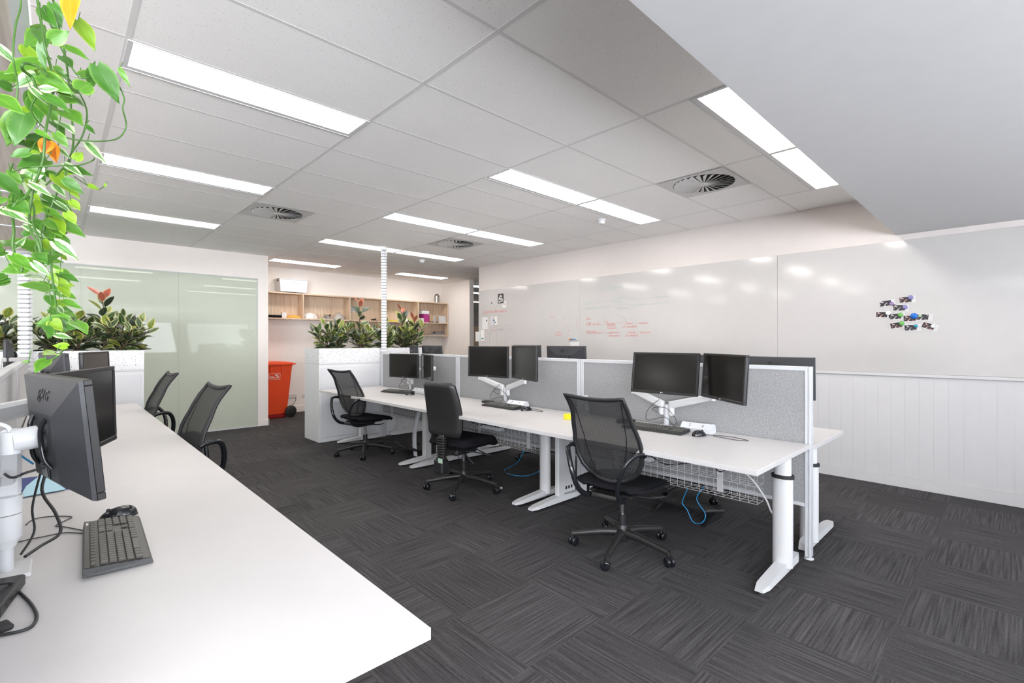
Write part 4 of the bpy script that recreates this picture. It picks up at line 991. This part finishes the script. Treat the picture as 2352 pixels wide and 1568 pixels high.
g = MB().grid(lambda u, v: pad(u, v), 22, 20).grid(lambda u, v: pad(u, 1-v, False), 22, 20); g.build('seat', black_fabric, t)
MB().box(-.18, -.17, .395, .16, .17, .415, .01).build('seat_pan', shell_black, t)
def bk(u, v, off):
    yy = -1+2*u; z = .52+.48*v; hw = .20+.022*math.sin(PI*min(1, v*1.05))-.012*v
    hw *= 1-.10*max(0, (.12-v)/.12)**2-.10*max(0, (v-.92)/.08)**2
    x = -.26-.03*v+.045*(1-math.cos((v-.25)*2.4))*-1+.03*yy*yy
    r_ = math.sqrt(min(1, max(0, 1-abs(yy))*8))*math.sqrt(min(1, max(0, 1-abs(2*v-1))*10))
    return (x+off*r_, yy*hw, z)
MB().grid(lambda u, v: bk(u, v, .045), 18, 20).build('back_cushion', black_fabric, t)
MB().grid(lambda u, v: bk(1-u, v, -.026), 18, 20).build('back_shell', shell_black, t)
g = MB()
for k in range(9): g.lathe([(.030, .325+k*.022), (.046, .330+k*.022), (.046, .338+k*.022), (.030, .343+k*.022)], 16, T=Matrix.Translation((-.275, 0, 0)) @ Matrix.Diagonal((.8, 1.2, 1, 1)))
g.build('bellows', rubber, t)
MB().box(-.325, -.055, .205, -.235, .055, .325, .012).build('back_adjuster', black_plastic, t)
MB().box(-.30, -.03, .345, -.12, .03, .365, .003).box(-.285, -.03, .33, -.270, .03, .60, .003).build('back_bar', steel, t)
for pts in ([(-.06, -.09, .37), (.0, -.17, .355), (.06, -.23, .335), (.09, -.26, .33)], [(-.1, -.09, .37), (-.12, -.16, .34), (-.1, -.22, .28)], [(.05, -.08, .38), (.12, -.13, .33), (.17, -.15, .30)]):
    MB().tube(spline(pts), .006, 8).build('lever', black_plastic, t)
MB().box(-.335, -.072, .305, -.333, -.02, .345, T=Matrix.Rotation(.0, 4, 'X')).build('swing_tag', mat('pale_green_tag', (.45, .62, .47), .6), t)
# ------------------------------------------------------------------ DESK ITEMS
key_m = mat('key_plastic', (.075, .074, .066), .45); kb_m = mat('keyboard_body', (.060, .058, .050), .42)
def make_keyboard():
    t = thing('keyboard', 'x', 'keyboard')   # origin centre, local x length, -y towards the user
    tilt = Matrix.Rotation(R(4.5), 4, 'X')
    MB().add([(-.225, -.078, .002), (.225, -.078, .002), (.228, .075, .008), (-.228, .075, .008), (-.222, -.072, .016), (.222, -.072, .016), (.226, .072, .028), (-.226, .072, .028)],
             [(3,2,1,0),(4,5,6,7),(0,1,5,4),(1,2,6,5),(2,3,7,6),(3,0,4,7)]).build('case', black_plastic, t)
    def zz(y): return .0165+(y+.072)/.144*.0118
    MB().add([(-.219, -.070, .0168), (.219, -.070, .0168), (.222, .070, .0286), (-.222, .070, .0286)], [(0, 1, 2, 3)]).build('top_plate', kb_m, t)
    g = MB()
    T4 = Matrix.Rotation(math.atan(.0118/.144), 4, 'X')
    def key(x, y, w_, h_=.0165): g.box(-w_/2, -h_/2, 0, w_/2, h_/2, .006, .0015, T=Matrix.Translation((x, y, zz(y)+.0006)) @ T4)
    for r_ in range(5):
        y = -.046+r_*.019; n = 13 if r_ else 0
        for i in range(14 if r_ else 0): key(-.205+.0195*i, y, .0172)
        if r_ == 0:
            for x, w_ in ((-.203, .022), (-.178, .02), (-.155, .02), (-.090, .10), (-.022, .02), (.002, .02), (.027, .02), (.052, .022)): key(x, y, w_)
        for i in range(3):
            if r_ in (0, 3, 4) or (r_ == 1 and i == 1): key(.083+.0195*i, y, .0172)
        for i in range(4): key(.148+.0195*i, y, .0172)
    for i in range(16): key(-.203+.0262*i, .053, .018, .011)
    g.build('keys', key_m, t)
    for x in (-.17, .17): MB().box(x-.02, .060, -.0005+.0007, x+.02, .066, .012).build('foot', rubber, t)
    MB().box(.175, .0615, .0283, .20, .067, .0287).build('badge', logo_w, t)
    return t
KB = make_keyboard(); ku = [0]
def keyboard(x, y, z, rz, label, rx=0):
    if not ku[0]: ku[0] = 1; o = KB; o.location = (x, y, z); o.rotation_euler = (0, 0, R(rz)); return tag(o, label, 'keyboard', 'black wired keyboards')
    return copy_tree(KB, None, (x, y, z), (0, 0, R(rz)), label, 'black wired keyboards')
ZD = .7202
keyboard(.134, 1.935, ZD, 88, 'black wired keyboard in the left foreground, on the left bench')
keyboard(3.115, 1.79, ZD, -86, 'black keyboard on the nearest right-row desk')
keyboard(3.13, 3.425, ZD, -90, 'black keyboard on the middle right-row desk')
keyboard(3.08, 5.30, ZD, -78, 'black keyboard on the farthest right-row desk')
def make_mouse():
    t = thing('mouse', 'x', 'mouse')   # local x = length, front +x
    def f(u, v):
        a = 2*PI*u; e = PI/2*v; x = .056*math.cos(a)*math.cos(e)**.8; y = .031*math.sin(a)*math.cos(e)**.8*(1-.1*math.cos(a)); z = .002+.036*math.sin(e)*(1-.22*math.cos(a)*math.cos(e))
        return (x, y, z)
    MB().grid(f, 28, 12).build('shell', black_gloss, t)
    MB().cyl((.028, -.004, .031), (.028, .004, .031), .007, n=14).build('scroll_wheel', rubber, t)
    MB().lathe([(.9, 0), (1, .0015), (1, .004), (.96, .006)], 28, T=Matrix.Diagonal((.057, .032, 1, 1))).build('skirt', black_plastic, t)
    return t
MS = make_mouse(); mu = [0]
def mouse(x, y, rz, label):
    if not mu[0]: mu[0] = 1; o = MS; o.location = (x, y, ZD); o.rotation_euler = (0, 0, R(rz)); return tag(o, label, 'mouse', 'black wired mice')
    return copy_tree(MS, None, (x, y, ZD), (0, 0, R(rz)), label, 'black wired mice')
mouse(.165, 2.235, 185, 'glossy black mouse beyond the foreground keyboard')
mouse(3.14, 1.475, -20, 'black mouse right of the nearest right-row keyboard')
mouse(3.14, 3.11, -20, 'black mouse right of the middle right-row keyboard')
mouse(3.06, 4.98, -25, 'black mouse right of the farthest right-row keyboard')
def power_box(x, y, rz, label):
    t = thing('desktop_power_box', label, 'power socket', (x, y, ZD), R(rz), 'white desktop power boxes')
    pr = [(-.04, 0), (.04, 0), (.045, .02), (.03, .058), (-.005, .064), (-.045, .03)]
    MB().prism(pr, -.105, .105, T=Matrix.Rotation(PI/2, 4, 'X') @ Matrix.Identity(4)).build('body', plastic_white, t)
    for k in (-.105, .105): MB().prism([(a*1.04, b*1.03) for a, b in pr], k-.003, k+.003, T=Matrix.Rotation(PI/2, 4, 'X')).build('end_cap', plastic_white, t)
    for yy in (-.045, .045):
        for dx, dz in ((-.034, .046), (-.024, .054)): MB().box(dx-.003, yy-.004, dz-.002, dx+.001, yy+.002, dz+.002).build('socket_slot', rubber, t)
power_box(3.27, 1.545, 4, 'white power box on the nearest desk right of the monitor arm')
power_box(3.24, 3.33, 4, 'white power box on middle desk beside its keyboard')
power_box(3.24, 5.03, 4, 'white power box on the farthest right-row desk')
def dockbox(x, y, z, rz, size, label):
    t = thing('docking_station', label, 'docking station', (x, y, z), R(rz)); sx, sy, sz = size
    MB().box(-sx/2, -sy/2, 0, sx/2, sy/2, sz, .004).build('body', black_plastic, t)
    for k in (-.03, -.012, .008): MB().box(sx/2, k*sy/.1, sz*.35, sx/2+.0006, k*sy/.1+.008, sz*.6).build('port', rubber, t)
dockbox(-.118, 1.70, ZD, -10.7, (.09, .19, .030), 'dark docking station at lower left edge, below the arm')
dockbox(3.22, 2.10, ZD, 5, (.09, .12, .030), 'black docking box left of near right-row keyboard')
dockbox(3.25, 3.78, ZD, 10, (.07, .12, .022), 'black docking box left of the middle keyboard')
# pump bottle and yellow tab
t = thing('pump_bottle', 'clear hand sanitiser bottle with white pump behind the nearest chair', 'bottle', (3.30, 2.55, ZD+.0))
MB().lathe([(.028, 0), (.030, .01), (.030, .09), (.020, .11), (.012, .118)], 20).build('bottle', mat('clear_bottle', (.8, .85, .85), .1, trans=.8), t)
MB().lathe([(.012, .118), (.012, .135), (.004, .137), (.004, .165)], 14).build('neck', plastic_white, t)
MB().box(-.034, -.012, .160, .014, .012, .172, .003).build('pump_head', plastic_white, t)
t = thing('sticky_note_block', 'small bright yellow block on desk left of the nearest chair back', 'sticky notes', (3.03, 2.53, ZD)); MB().box(-.025, -.022, 0, .025, .022, .045, .002).build('pad', yellow, t)
# folder and paper by foreground monitors
o = MB().box(-.16, -.12, 0, .16, .12, .006, .001).build('folder', navy, None, (-.02, 2.98, ZD), (0, 0, R(80))); tag(o, 'navy blue folder lying under the foreground monitors', 'folder')
pa = [onZ(u, v, ZD) for u, v in ((57, 1140), (151, 1127), (147, 1122), (99, 1088))]; c_ = sum(pa, Vector())/4
a_, b_, d_, e_ = [p-c_ for p in (onZ(45, 1146, ZD), onZ(151, 1127, ZD), onZ(99, 1089, ZD), onZ(60, 1120, ZD))]
o = MB().prism([(a_.x, a_.y), (b_.x, b_.y), (d_.x, d_.y), (e_.x, e_.y)], .0066, .0076).build('paper_sheet', sky_card, None, (c_.x, c_.y, ZD)); tag(o, 'light blue folded sheet on the navy folder', 'paper')
# cables
def cable(name, pts, r, m, label, k=6, cat='cable'):
    return tag(MB().tube(spline([Vector(p) for p in pts], k), r, 8).build(name, m), label, cat)
def zc(lst, z): return [tuple(onZ(u, v, z)) for u, v in lst]
cable('cable', [(-.17, 1.62, .80)]+zc([(20, 1338)], .755)+zc([(45, 1360), (70, 1385), (84, 1412), (76, 1435), (50, 1448), (0, 1458), (-40, 1462)], .7245), .0036, cable_black, 'thick black cable looping on the desk at lower left')
o = MB().box(-.012, -.02, 0, .012, .02, .012, .003).build('cable_plug', black_plastic, None, tuple(onZ(8, 1444, .7205)), (0, 0, .3)); tag(o, 'black plug lying at the lower left edge', 'plug')
cable('cable', zc([(192, 1218), (150, 1210), (128, 1207), (150, 1195), (165, 1187), (140, 1185), (95, 1188), (70, 1196), (60, 1205)], .7235), .0018, cable_black, 'thin mouse cable zigzagging left of foreground keyboard')
cable('cable', zc([(196, 1225), (150, 1223), (100, 1232), (60, 1240), (30, 1248)], .7235), .0018, cable_black, 'thin keyboard cable running to the foreground monitor arm')
cable('cable', [(-.01, 2.10, .98), (-.03, 2.06, .90), (.0, 1.99, .84), (.01, 1.95, .79), (-.03, 1.91, .775), (-.06, 1.86, .77)], .0042, cable_black, 'heavy black cable bowing beside the foreground arm')
cable('cable', [(-.03, 2.12, .96), (-.05, 2.04, .86), (-.045, 1.98, .80), (-.07, 1.92, .76)], .003, cable_black, 'second black cable hanging beside the foreground arm')
pb = lambda p: tuple(vm_world(LA, p))
cable('cable', [pb((-.015, .050, -.085)), pb((-.015, .085, -.088)), pb((.0, .11, -.095)), (-.12, 1.95, 1.0), (-.14, 1.99, .93)], .0032, cable_black, 'black display cable plugged into back of the foreground monitor')
cable('cable', [(-.15, 2.12, 1.02), (-.11, 2.16, 1.03), (-.07, 2.14, .99), (-.05, 2.13, .97)], .003, cable_blue, 'short blue cable behind the foreground monitor arm')
def desk_cables(y0, z, tagl):
    cable('cable', [(3.28, y0+.05, z+.20), (3.24, y0+.12, z+.12), (3.20, y0+.10, z+.05), (3.24, y0-.02, z+.08), (3.22, y0-.10, z+.03), (3.26, y0-.18, z+.005), (3.22, y0-.32, z+.004)], .0022, cable_black, 'black lead tangled round the pole on %s' % tagl)
    cable('cable', [(3.24, y0+.02, z+.10), (3.20, y0+.06, z+.14), (3.22, y0-.04, z+.15), (3.26, y0-.10, z+.06), (3.25, y0-.07, z+.01)], .002, cable_black, 'arched black lead beside the pole on %s' % tagl)
    cable('cable', [(3.17, y0-.29, z+.01), (3.20, y0-.36, z+.004), (3.24, y0-.48, z+.004), (3.20, y0-.62, z+.004), (3.16, y0-.56, z+.004), (3.19, y0-.40, z+.004)], .002, cable_black, 'mouse lead looped beside power box on %s' % tagl)
desk_cables(1.80, ZD, 'the nearest right-row desk'); desk_cables(3.58, ZD, 'the middle right-row desk'); desk_cables(5.36, ZD, 'the farthest right-row desk')
# ------------------------------------------------------------------ UNDER-DESK BASKETS AND CABLES
def basket(y0, y1, label, xb=3.18):
    t = thing('wire_cable_basket', label, 'cable basket', (xb, (y0+y1)/2, .69), 0, 'wire cable baskets'); h_ = (y1-y0)/2
    g = MB(); W_ = .0014
    for z0, z1 in ((-.245, -.165), (-.355, -.275)):
        n = int((y1-y0)/.052)
        for k in range(n+1):
            y = -h_+2*h_*k/n
            g.tube([(0, y, z1), (0, y, z0), (.10, y, z0), (.10, y, z1)], W_, 4, smooth=False)
        for x, z in ((0, z0), (0, z1), (0, (z0+z1)/2), (.05, z0), (.10, z0), (.10, z1), (.10, (z0+z1)/2)): g.tube([(x, -h_, z), (x, h_, z)], W_, 4, smooth=False)
    g.build('wires', metal_white, t)
    for s_ in (-.6, .6): MB().box(.102, s_*h_-.02, -.36, .106, s_*h_+.02, .002).build('hanger', metal_white, t)
    return t
basket(1.12, 2.50, 'white wire cable basket under the nearest right-row desk')
basket(2.98, 4.20, 'white wire cable basket under the middle right-row desk')
basket(4.80, 6.05, 'white wire cable basket under the far right-row desk')
def strip(y, label):
    t = thing('power_strip', label, 'power strip', (3.235, y, .4575)); MB().box(-.03, -.17, 0, .03, .17, .035, .004).build('body', plastic_white, t)
    for k in (-.10, -.0, .08): MB().cyl((0, k, .036), (0, k, .075), .02, n=16).build('plug', rubber, t)
strip(2.05, 'white power strip with black plugs in near wire basket'); strip(3.72, 'white power strip lying in the middle wire basket')
cable('cable', [(3.235, 1.96, .52), (3.2, 1.86, .50), (3.19, 1.74, .47), (3.21, 1.60, .50), (3.22, 1.45, .53), (3.2, 1.36, .49), (3.22, 1.30, .54)], .004, cable_black, 'black power lead drooping in the near wire basket')
cable('cable', [(3.235, 3.80, .52), (3.2, 3.92, .56), (3.19, 3.85, .48), (3.22, 3.7, .56), (3.2, 3.6, .50), (3.22, 3.5, .57), (3.21, 3.4, .52)], .005, cable_black, 'bundle of black leads in the middle wire basket')
cable('cable', [(3.2, 3.95, .60), (3.17, 4.0, .55), (3.18, 3.93, .50), (3.21, 3.9, .56), (3.19, 3.75, .60)], .005, cable_black, 'coiled black lead hanging above the middle basket')
cable('cable', [(3.23, 1.60, .56), (3.22, 1.45, .57), (3.20, 1.30, .56), (3.17, 1.16, .50), (3.14, 1.06, .40), (3.12, 1.02, .335), (3.115, 1.0, .32), (3.11, .985, .345)], .0055, cable_white, 'white cable curving out of the near wire basket')
cable('cable', zc([(1580, 1120)], .33)+[(3.27, 1.66, .20)]+[tuple(onX(1578, 1170, 3.27)), tuple(onX(1592, 1198, 3.26)), tuple(onX(1612, 1200, 3.25)), tuple(onX(1620, 1180, 3.26)), tuple(onX(1600, 1145, 3.27)), tuple(onX(1617, 1118, 3.27))], .0032, cable_blue, 'blue network cable looping below the near desk')
cable('cable', [tuple(onZ(1205, 1030, .30)), tuple(onZ(1188, 1062, .15)), tuple(onZ(1158, 1080, .006)), tuple(onZ(1175, 1090, .006)), tuple(onZ(1210, 1092, .006)), tuple(onZ(1240, 1080, .03)), tuple(onZ(1246, 1060, .15)), tuple(onZ(1242, 1036, .30))], .0032, cable_blue, 'blue network cable looping on floor below the middle desk')
for k_, yy in enumerate((3.42, 3.58, 3.74, 3.92)):
    cable('cable', [(3.13, yy-.10, .63), (3.11, yy-.05, .58-.01*k_), (3.12, yy+.02, .60), (3.10, yy+.06, .555+.01*k_), (3.13, yy+.12, .62)], .0045, cable_black, 'black lead of the bundle slung beneath the middle desk top, %s' % ['nearest loop', 'second loop', 'third loop', 'farthest loop'][k_])
def footrest(x, y, rz, label):
    t = thing('footrest', label, 'footrest', (x, y, 0), R(rz)); T_ = Matrix.Translation((0, 0, .085)) @ Matrix.Rotation(R(-13), 4, 'Y')
    g = MB().box(-.17, -.23, -.012, .17, .23, .008, .008, T=T_)
    g.build('platform', black_plastic, t); g = MB()
    for i in range(9):
        for j in range(13): g.box(-.145+i*.033, -.20+j*.0315, .008, -.125+i*.033, -.182+j*.0315, .011, T=T_)
    g.build('grip_studs', rubber, t)
    for s_ in (-.2, .2): MB().prism([(-.16, 0), (.16, 0), (.10, .025), (-.02, .06), (-.14, .10)], s_-.012, s_+.012, T=Matrix.Rotation(PI/2, 4, 'X')).build('side_stand', black_plastic, t) 
footrest(3.58, 1.78, 180, 'black tilted footrest under the near screen'); footrest(3.12, 5.02, 165, 'black studded footrest under the far right-row desk')
# grey cable sleeve
pts = spline([(3.16, 4.86, .66), (3.13, 4.90, .52), (3.10, 4.93, .36), (3.10, 4.95, .22), (3.06, 4.88, .10), (3.02, 4.80, .03)], 5); g = MB(); vs = []
for p in pts: vs += [p+Vector((0, -.045, 0)), p+Vector((.012, 0, 0)), p+Vector((0, .045, 0)), p+Vector((-.012, 0, 0))]
g.add(vs, [(4*k+j, 4*k+(j+1) % 4, 4*k+4+(j+1) % 4, 4*k+4+j) for k in range(len(pts)-1) for j in range(4)]); tag(g.build('cable_sleeve', sleeve_m), 'pale grey fabric cable sleeve hanging under the far desk', 'cable sleeve')
tag(MB().cyl((2.98, 3.28, 0.001), (2.98, 3.28, .012), .014).build('desk_grommet', plastic_white), 'small white cap lying on carpet near padded chair', 'cap')
# ------------------------------------------------------------------ WHITEBOARD WRITING, PHOTOS, MAGNETS
WX = WR-.0125
def wtext(body, u, v, h, m, width=None, sh=.15):
    p = onX(u, v, WX-.0006); o = text('handwriting', body, h, m, wb, tuple(p-Vector(wb.location)), (PI/2, 0, -PI/2), .0002, sh)
    if width:
        ws = max(v_.co.x for v_ in o.data.vertices)-min(v_.co.x for v_ in o.data.vertices); o.scale = (width/ws, 1, 1)
    return o
def wline(pts, m, r=.0022):
    P_ = [onX(u, v, WX-.0004)-Vector(wb.location) for u, v in pts]; return MB().tube(P_, r, 4, smooth=False, flat=.3).build('pen_line', m, wb)
def c1(x, y): return (1060+x/4.704, 600+y/4.704)
for b_, x, y, h, m, w_ in [('Inactive Brokers-', 362, 542, .10, red_ink, .62), ('and BTI broker codes', 340, 587, .05, grey_ink, .50), ('Products  info', 420, 692, .055, grey_ink, .42), ('LS   TSLA', 310, 745, .05, red_ink, .28), ('BRISCAT', 425, 738, .055, dark_ink, .16), ('USERS', 508, 735, .05, grey_ink, .14),
    ('V2 | Docs', 1590, 285, .10, green_ink, .45), ('LME', 1375, 455, .08, green_ink, .10), ('NON-LME', 1398, 508, .07, green_ink, .20), ('Access', 1480, 437, .05, green_ink, .12), ('Access', 1503, 497, .05, green_ink, .12), ('Client', 1660, 415, .05, green_ink, .13), ('Software', 1690, 436, .05, green_ink, .16), ('Open', 1725, 390, .05, green_ink, .12), ('Active', 1870, 405, .05, green_ink, .14), ('Draw Down', 2170, 382, .05, grey_ink, .20), ('Draw Down', 2190, 445, .05, green_ink, .24), ('Credit', 1745, 465, .05, green_ink, .15), ('(Strange)', 1745, 505, .05, green_ink, .18), ('Apply', 1925, 465, .05, green_ink, .14),
    ('New', 1372, 622, .075, red_ink, .08), ('LME', 1373, 678, .085, red_ink, .09), ('Access', 1457, 677, .06, red_ink, .14), ('Application', 1612, 674, .055, red_ink, .15), ('(MLS)', 1620, 695, .05, red_ink, .13), ('Software', 1622, 720, .045, red_ink, .15), ('new', 1560, 652, .04, red_ink, .08), ('Client', 1805, 670, .06, red_ink, .12), ('(St needed)', 1815, 705, .055, red_ink, .22), ('Draw Down', 1968, 666, .05, red_ink, .13),
    ('NON LME', 1392, 766, .085, red_ink, .16), ('Access', 1475, 770, .055, red_ink, .13), ('Application', 1640, 768, .055, red_ink, .16), ('(change)', 1647, 802, .05, red_ink, .18), ('Client', 1832, 768, .06, red_ink, .12), ('(St needed)', 1837, 801, .055, red_ink, .19), ('Draw Down', 1982, 768, .05, red_ink, .15),
    ('x x', 980, 600, .06, red_ink, .08), ('AUTO', 1046, 772, .06, red_ink, .13), ('notes', 1046, 795, .06, red_ink, .12), ('ok', 1155, 745, .06, red_ink, .03)]:
    wtext(b_, *c1(x, y), h*.78, m, w_)
for pts, m in [([(325, 718), (400, 712), (478, 710)], red_ink), ([(270, 768), (565, 755)], grey_ink), ([(302, 760), (304, 905)], grey_ink), ([(378, 725), (378, 912)], grey_ink), ([(478, 730), (478, 900)], grey_ink), ([(563, 745), (560, 780)], grey_ink),
    ([(1492, 680), (1565, 675)], red_ink), ([(1650, 667), (1755, 667), (1748, 661)], red_ink), ([(1830, 670), (1925, 666), (1918, 660)], red_ink), ([(1510, 772), (1590, 768)], red_ink), ([(1690, 770), (1790, 772)], red_ink), ([(1870, 764), (1935, 762)], red_ink), ([(1482, 640), (1482, 660)], red_ink),
    ([(1560, 575), (1640, 568), (1710, 580), (1760, 612), (1785, 650)], green_ink), ([(1510, 435), (1620, 425)], green_ink), ([(1710, 404), (1830, 400)], green_ink), ([(1940, 402), (2040, 388)], green_ink), ([(1530, 490), (1650, 485)], green_ink), ([(1790, 475), (1880, 470)], green_ink), ([(1980, 465), (2130, 452)], green_ink), ([(910, 625), (965, 616)], grey_ink), ([(1245, 598), (1248, 705)], red_ink), ([(1172, 600), (1172, 715), (1250, 712)], green_ink), ([(1025, 620), (1018, 640), (1022, 700), (1018, 718), (1070, 716)], grey_ink), ([(1092, 665), (1098, 690)], red_ink), ([(1125, 605), (1105, 640)], red_ink), ([(890, 860), (1000, 848)], grey_ink), ([(1105, 705), (1150, 690), (1155, 710)], red_ink), ([(222, 560), (240, 585)], red_ink), ([(240, 558), (224, 588)], red_ink)]:
    wline([c1(*p) for p in pts], m)
def photo(uc, vc, w_, h_, ang, label, seed, group='small photo prints on the whiteboard'):
    p = onX(uc, vc, WX-.0012); t = thing('photo_print', label, 'photo', tuple(p), 0, group, rot=(R(-ang), 0, 0))
    MB().box(-.0005, -w_/2-.030, -h_/2-.006, .0005, w_/2+.006, h_/2+.006).build('card', card_w, t)
    m = mat('photo_image', (.05, .045, .05), .3); q = NT(m); q.coords(); nz = q.noise(45+seed*3, 2)
    cols = [(.35, (.015, .014, .016)), (.55, (.04, .035, .04)), (.62, (.45, .22, .20) if seed % 2 else (.40, .38, .38)), (.75, (.70, .62, .60))]
    q.l(q.ramp(nz, cols), q.b.inputs['Base Color'])
    MB().box(-.0010, -w_/2, -h_/2, -.0006, w_/2, h_/2).build('image', m, t)
mc = {'mauve': (.26, .18, .36), 'purple': (.22, .20, .42), 'white': (.78, .78, .78), 'green': (.14, .42, .09), 'blue': (.01, .13, .55), 'palegreen': (.36, .46, .30), 'teal': (.02, .30, .42), 'pink': (.7, .1, .3), 'darkblue': (.05, .04, .16), 'grey': (.15, .13, .16)}
mm = {k: mat(k+'_magnet', v, .2) for k, v in mc.items()}
def magnet(u, v, r_, col, label):
    p = onX(u, v, WX-.0026); t = thing('magnet', label, 'magnet', tuple(p), 0, 'round magnets on the whiteboard')
    MB().lathe([(r_, 0), (r_, .004), (r_*.8, .009), (r_*.4, .011), (.0005, .0115)], 20, T=Matrix.Rotation(-PI/2, 4, 'Y')).build('button', mm[col], t)
def c3(x, y): return (1950+x/8.711, 640+y/8.711)
PH = [(730, 492, 6, 'photo print highest on the left of the cluster, warm-toned'), (1128, 418, 2, 'topmost photo print of the whiteboard cluster'), (1000, 582, -4, 'photo print below the topmost one, under a purple magnet'), (655, 716, -5, 'leftmost photo print of the cluster'), (928, 752, 2, 'photo print under the upper green magnet'),
      (1212, 792, 0, 'photo print under the large blue magnet'), (1465, 765, -6, 'photo print on the right with pale green magnet'), (945, 930, 8, 'photo print under the lower green magnet'), (1232, 978, 1, 'lowest central photo print, with teal magnet'), (1588, 945, -22, 'rightmost photo print, tilted, with white magnet')]
for i, (x, y, a, l) in enumerate(PH): photo(*c3(x, y), .086, .050, a, l, i)
for x, y, r_, c, l in [(852, 498, .018, 'mauve', 'mauve magnet with pink centre on the left-hand upper photo'), (1232, 372, .020, 'purple', 'purple magnet on the topmost photo'), (1120, 568, .020, 'purple', 'purple magnet on the photo below the topmost'), (783, 688, .020, 'white', 'white magnet on the leftmost photo'), (1033, 722, .020, 'green', 'upper bright green magnet'),
      (1302, 742, .026, 'blue', 'large blue magnet in middle of the cluster'), (1418, 738, .015, 'palegreen', 'pale green magnet on the right photo'), (1058, 890, .020, 'green', 'lower bright green magnet'), (1340, 942, .014, 'teal', 'small teal magnet on the lowest photo'), (1678, 948, .016, 'white', 'white magnet on the rightmost tilted photo')]:
    magnet(*c3(x, y), r_, c, l)
# pinned things at the left end of the board
def c6(x, y): return (1060+x/8.7125, 620+y/8.7125)
p = onX(*c6(785, 570), WX-.0016); t = thing('square_print', 'dark square print of a white suited figure near the board left end', 'picture', tuple(p))
MB().box(-.001, -.075, -.085, .001, .075, .085).build('card', mat('print_dark', (.05, .045, .045), .4), t)
g = MB()
for k, (yy, zz_, r_) in enumerate([(0, .035, .030), (.015, -.01, .045), (-.03, -.03, .03), (.03, -.045, .03)]): g.lathe([(r_, 0), (r_*.9, .0006)], 16, T=Matrix.Translation((-.0012, yy, zz_)) @ Matrix.Rotation(-PI/2, 4, 'Y'))
g.build('white_figure', mat('print_light', (.62, .6, .58), .5), t)
def note(x, y, w_, h_, m, label, tilt=0, name='paper_note', emblem=False, off=.001):
    p = onX(*c6(x, y), WX-off); t = thing(name, label, 'note', tuple(p), 0, None, rot=(R(tilt), 0, 0)); MB().box(-.0006, -w_/2, -h_/2, .0006, w_/2, h_/2).build('sheet', m, t)
    if emblem: MB().box(-.0012, -.03, .0, -.0007, .03, .012).box(-.0012, -.012, .012, -.0007, .015, .024).build('print', grey_ink, t)
note(855, 690, .10, .11, paper, 'small white card with grey drawing under the square print', 3, 'paper_card', True)
note(470, 1060, .16, .22, paper, 'white paper under the diamond-shaped dark magnet'); note(612, 1010, .08, .17, mat('grey_sheet', (.55, .55, .58), .6), 'grey narrow sheet left of the dark blue magnet'); note(690, 1010, .06, .15, mat('cream_sheet', (.75, .73, .66), .6), 'cream sheet under the teal magnet at the board left end', -3)
note(325, 1330, .13, .18, paper, 'white sheet overhanging the left edge of the board'); note(420, 1310, .10, .20, mat('pale_cream', (.78, .76, .72), .6), 'pale sheet with two teal magnets low on the board', off=.0025)
for x, y, r_, c, l in [(605, 660, .013, 'grey', 'small grey magnet alone above the red heading'), (506, 1013, .014, 'grey', 'grey magnet on the white paper at board left'), (648, 1005, .013, 'darkblue', 'dark blue magnet beside the cream sheet'), (678, 1042, .013, 'teal', 'teal magnet on cream sheet'), (411, 1370, .014, 'teal', 'left teal magnet of the low pair'), (432, 1370, .014, 'teal', 'right teal magnet of the low pair')]:
    magnet(*c6(x, y), r_, c, l)
base = onX(1307, 779, WX-.012)
tr_ = thing('pen_rail', 'tiny magnetic pen rail on the whiteboard above middle monitors', 'pen holder', tuple(base)); MB().box(-.004, -.17, -.016, .010, .02, -.009).build('rail', plastic_white, tr_)
for k, (c, nm) in enumerate([((.85, .25, .03), 'orange'), ((.04, .04, .05), 'black'), ((.02, .12, .4), 'dark blue'), ((.02, .3, .55), 'bright blue')]):
    t = thing('marker_pen', '%s marker pen lying in the magnetic rail' % nm, 'marker', (base.x, base.y-.04*k+.0, base.z+.0), 0, 'marker pens on the whiteboard')
    MB().cyl((0, .012, 0), (0, -.016, 0), .0085, n=12).build('barrel', mat(nm.replace(' ', '_')+'_marker', c, .3), t); MB().cyl((0, -.016, 0), (0, -.022, 0), .006, n=12).build('cap', plastic_white, t)
o = MB().box(-.001, -.085, -.13, .0, .085, 0.0).build('pinned_sheet', paper, None, tuple(onX(1320, 784, WX-.001))); tag(o, 'white sheet pinned below the marker pen rail', 'paper')
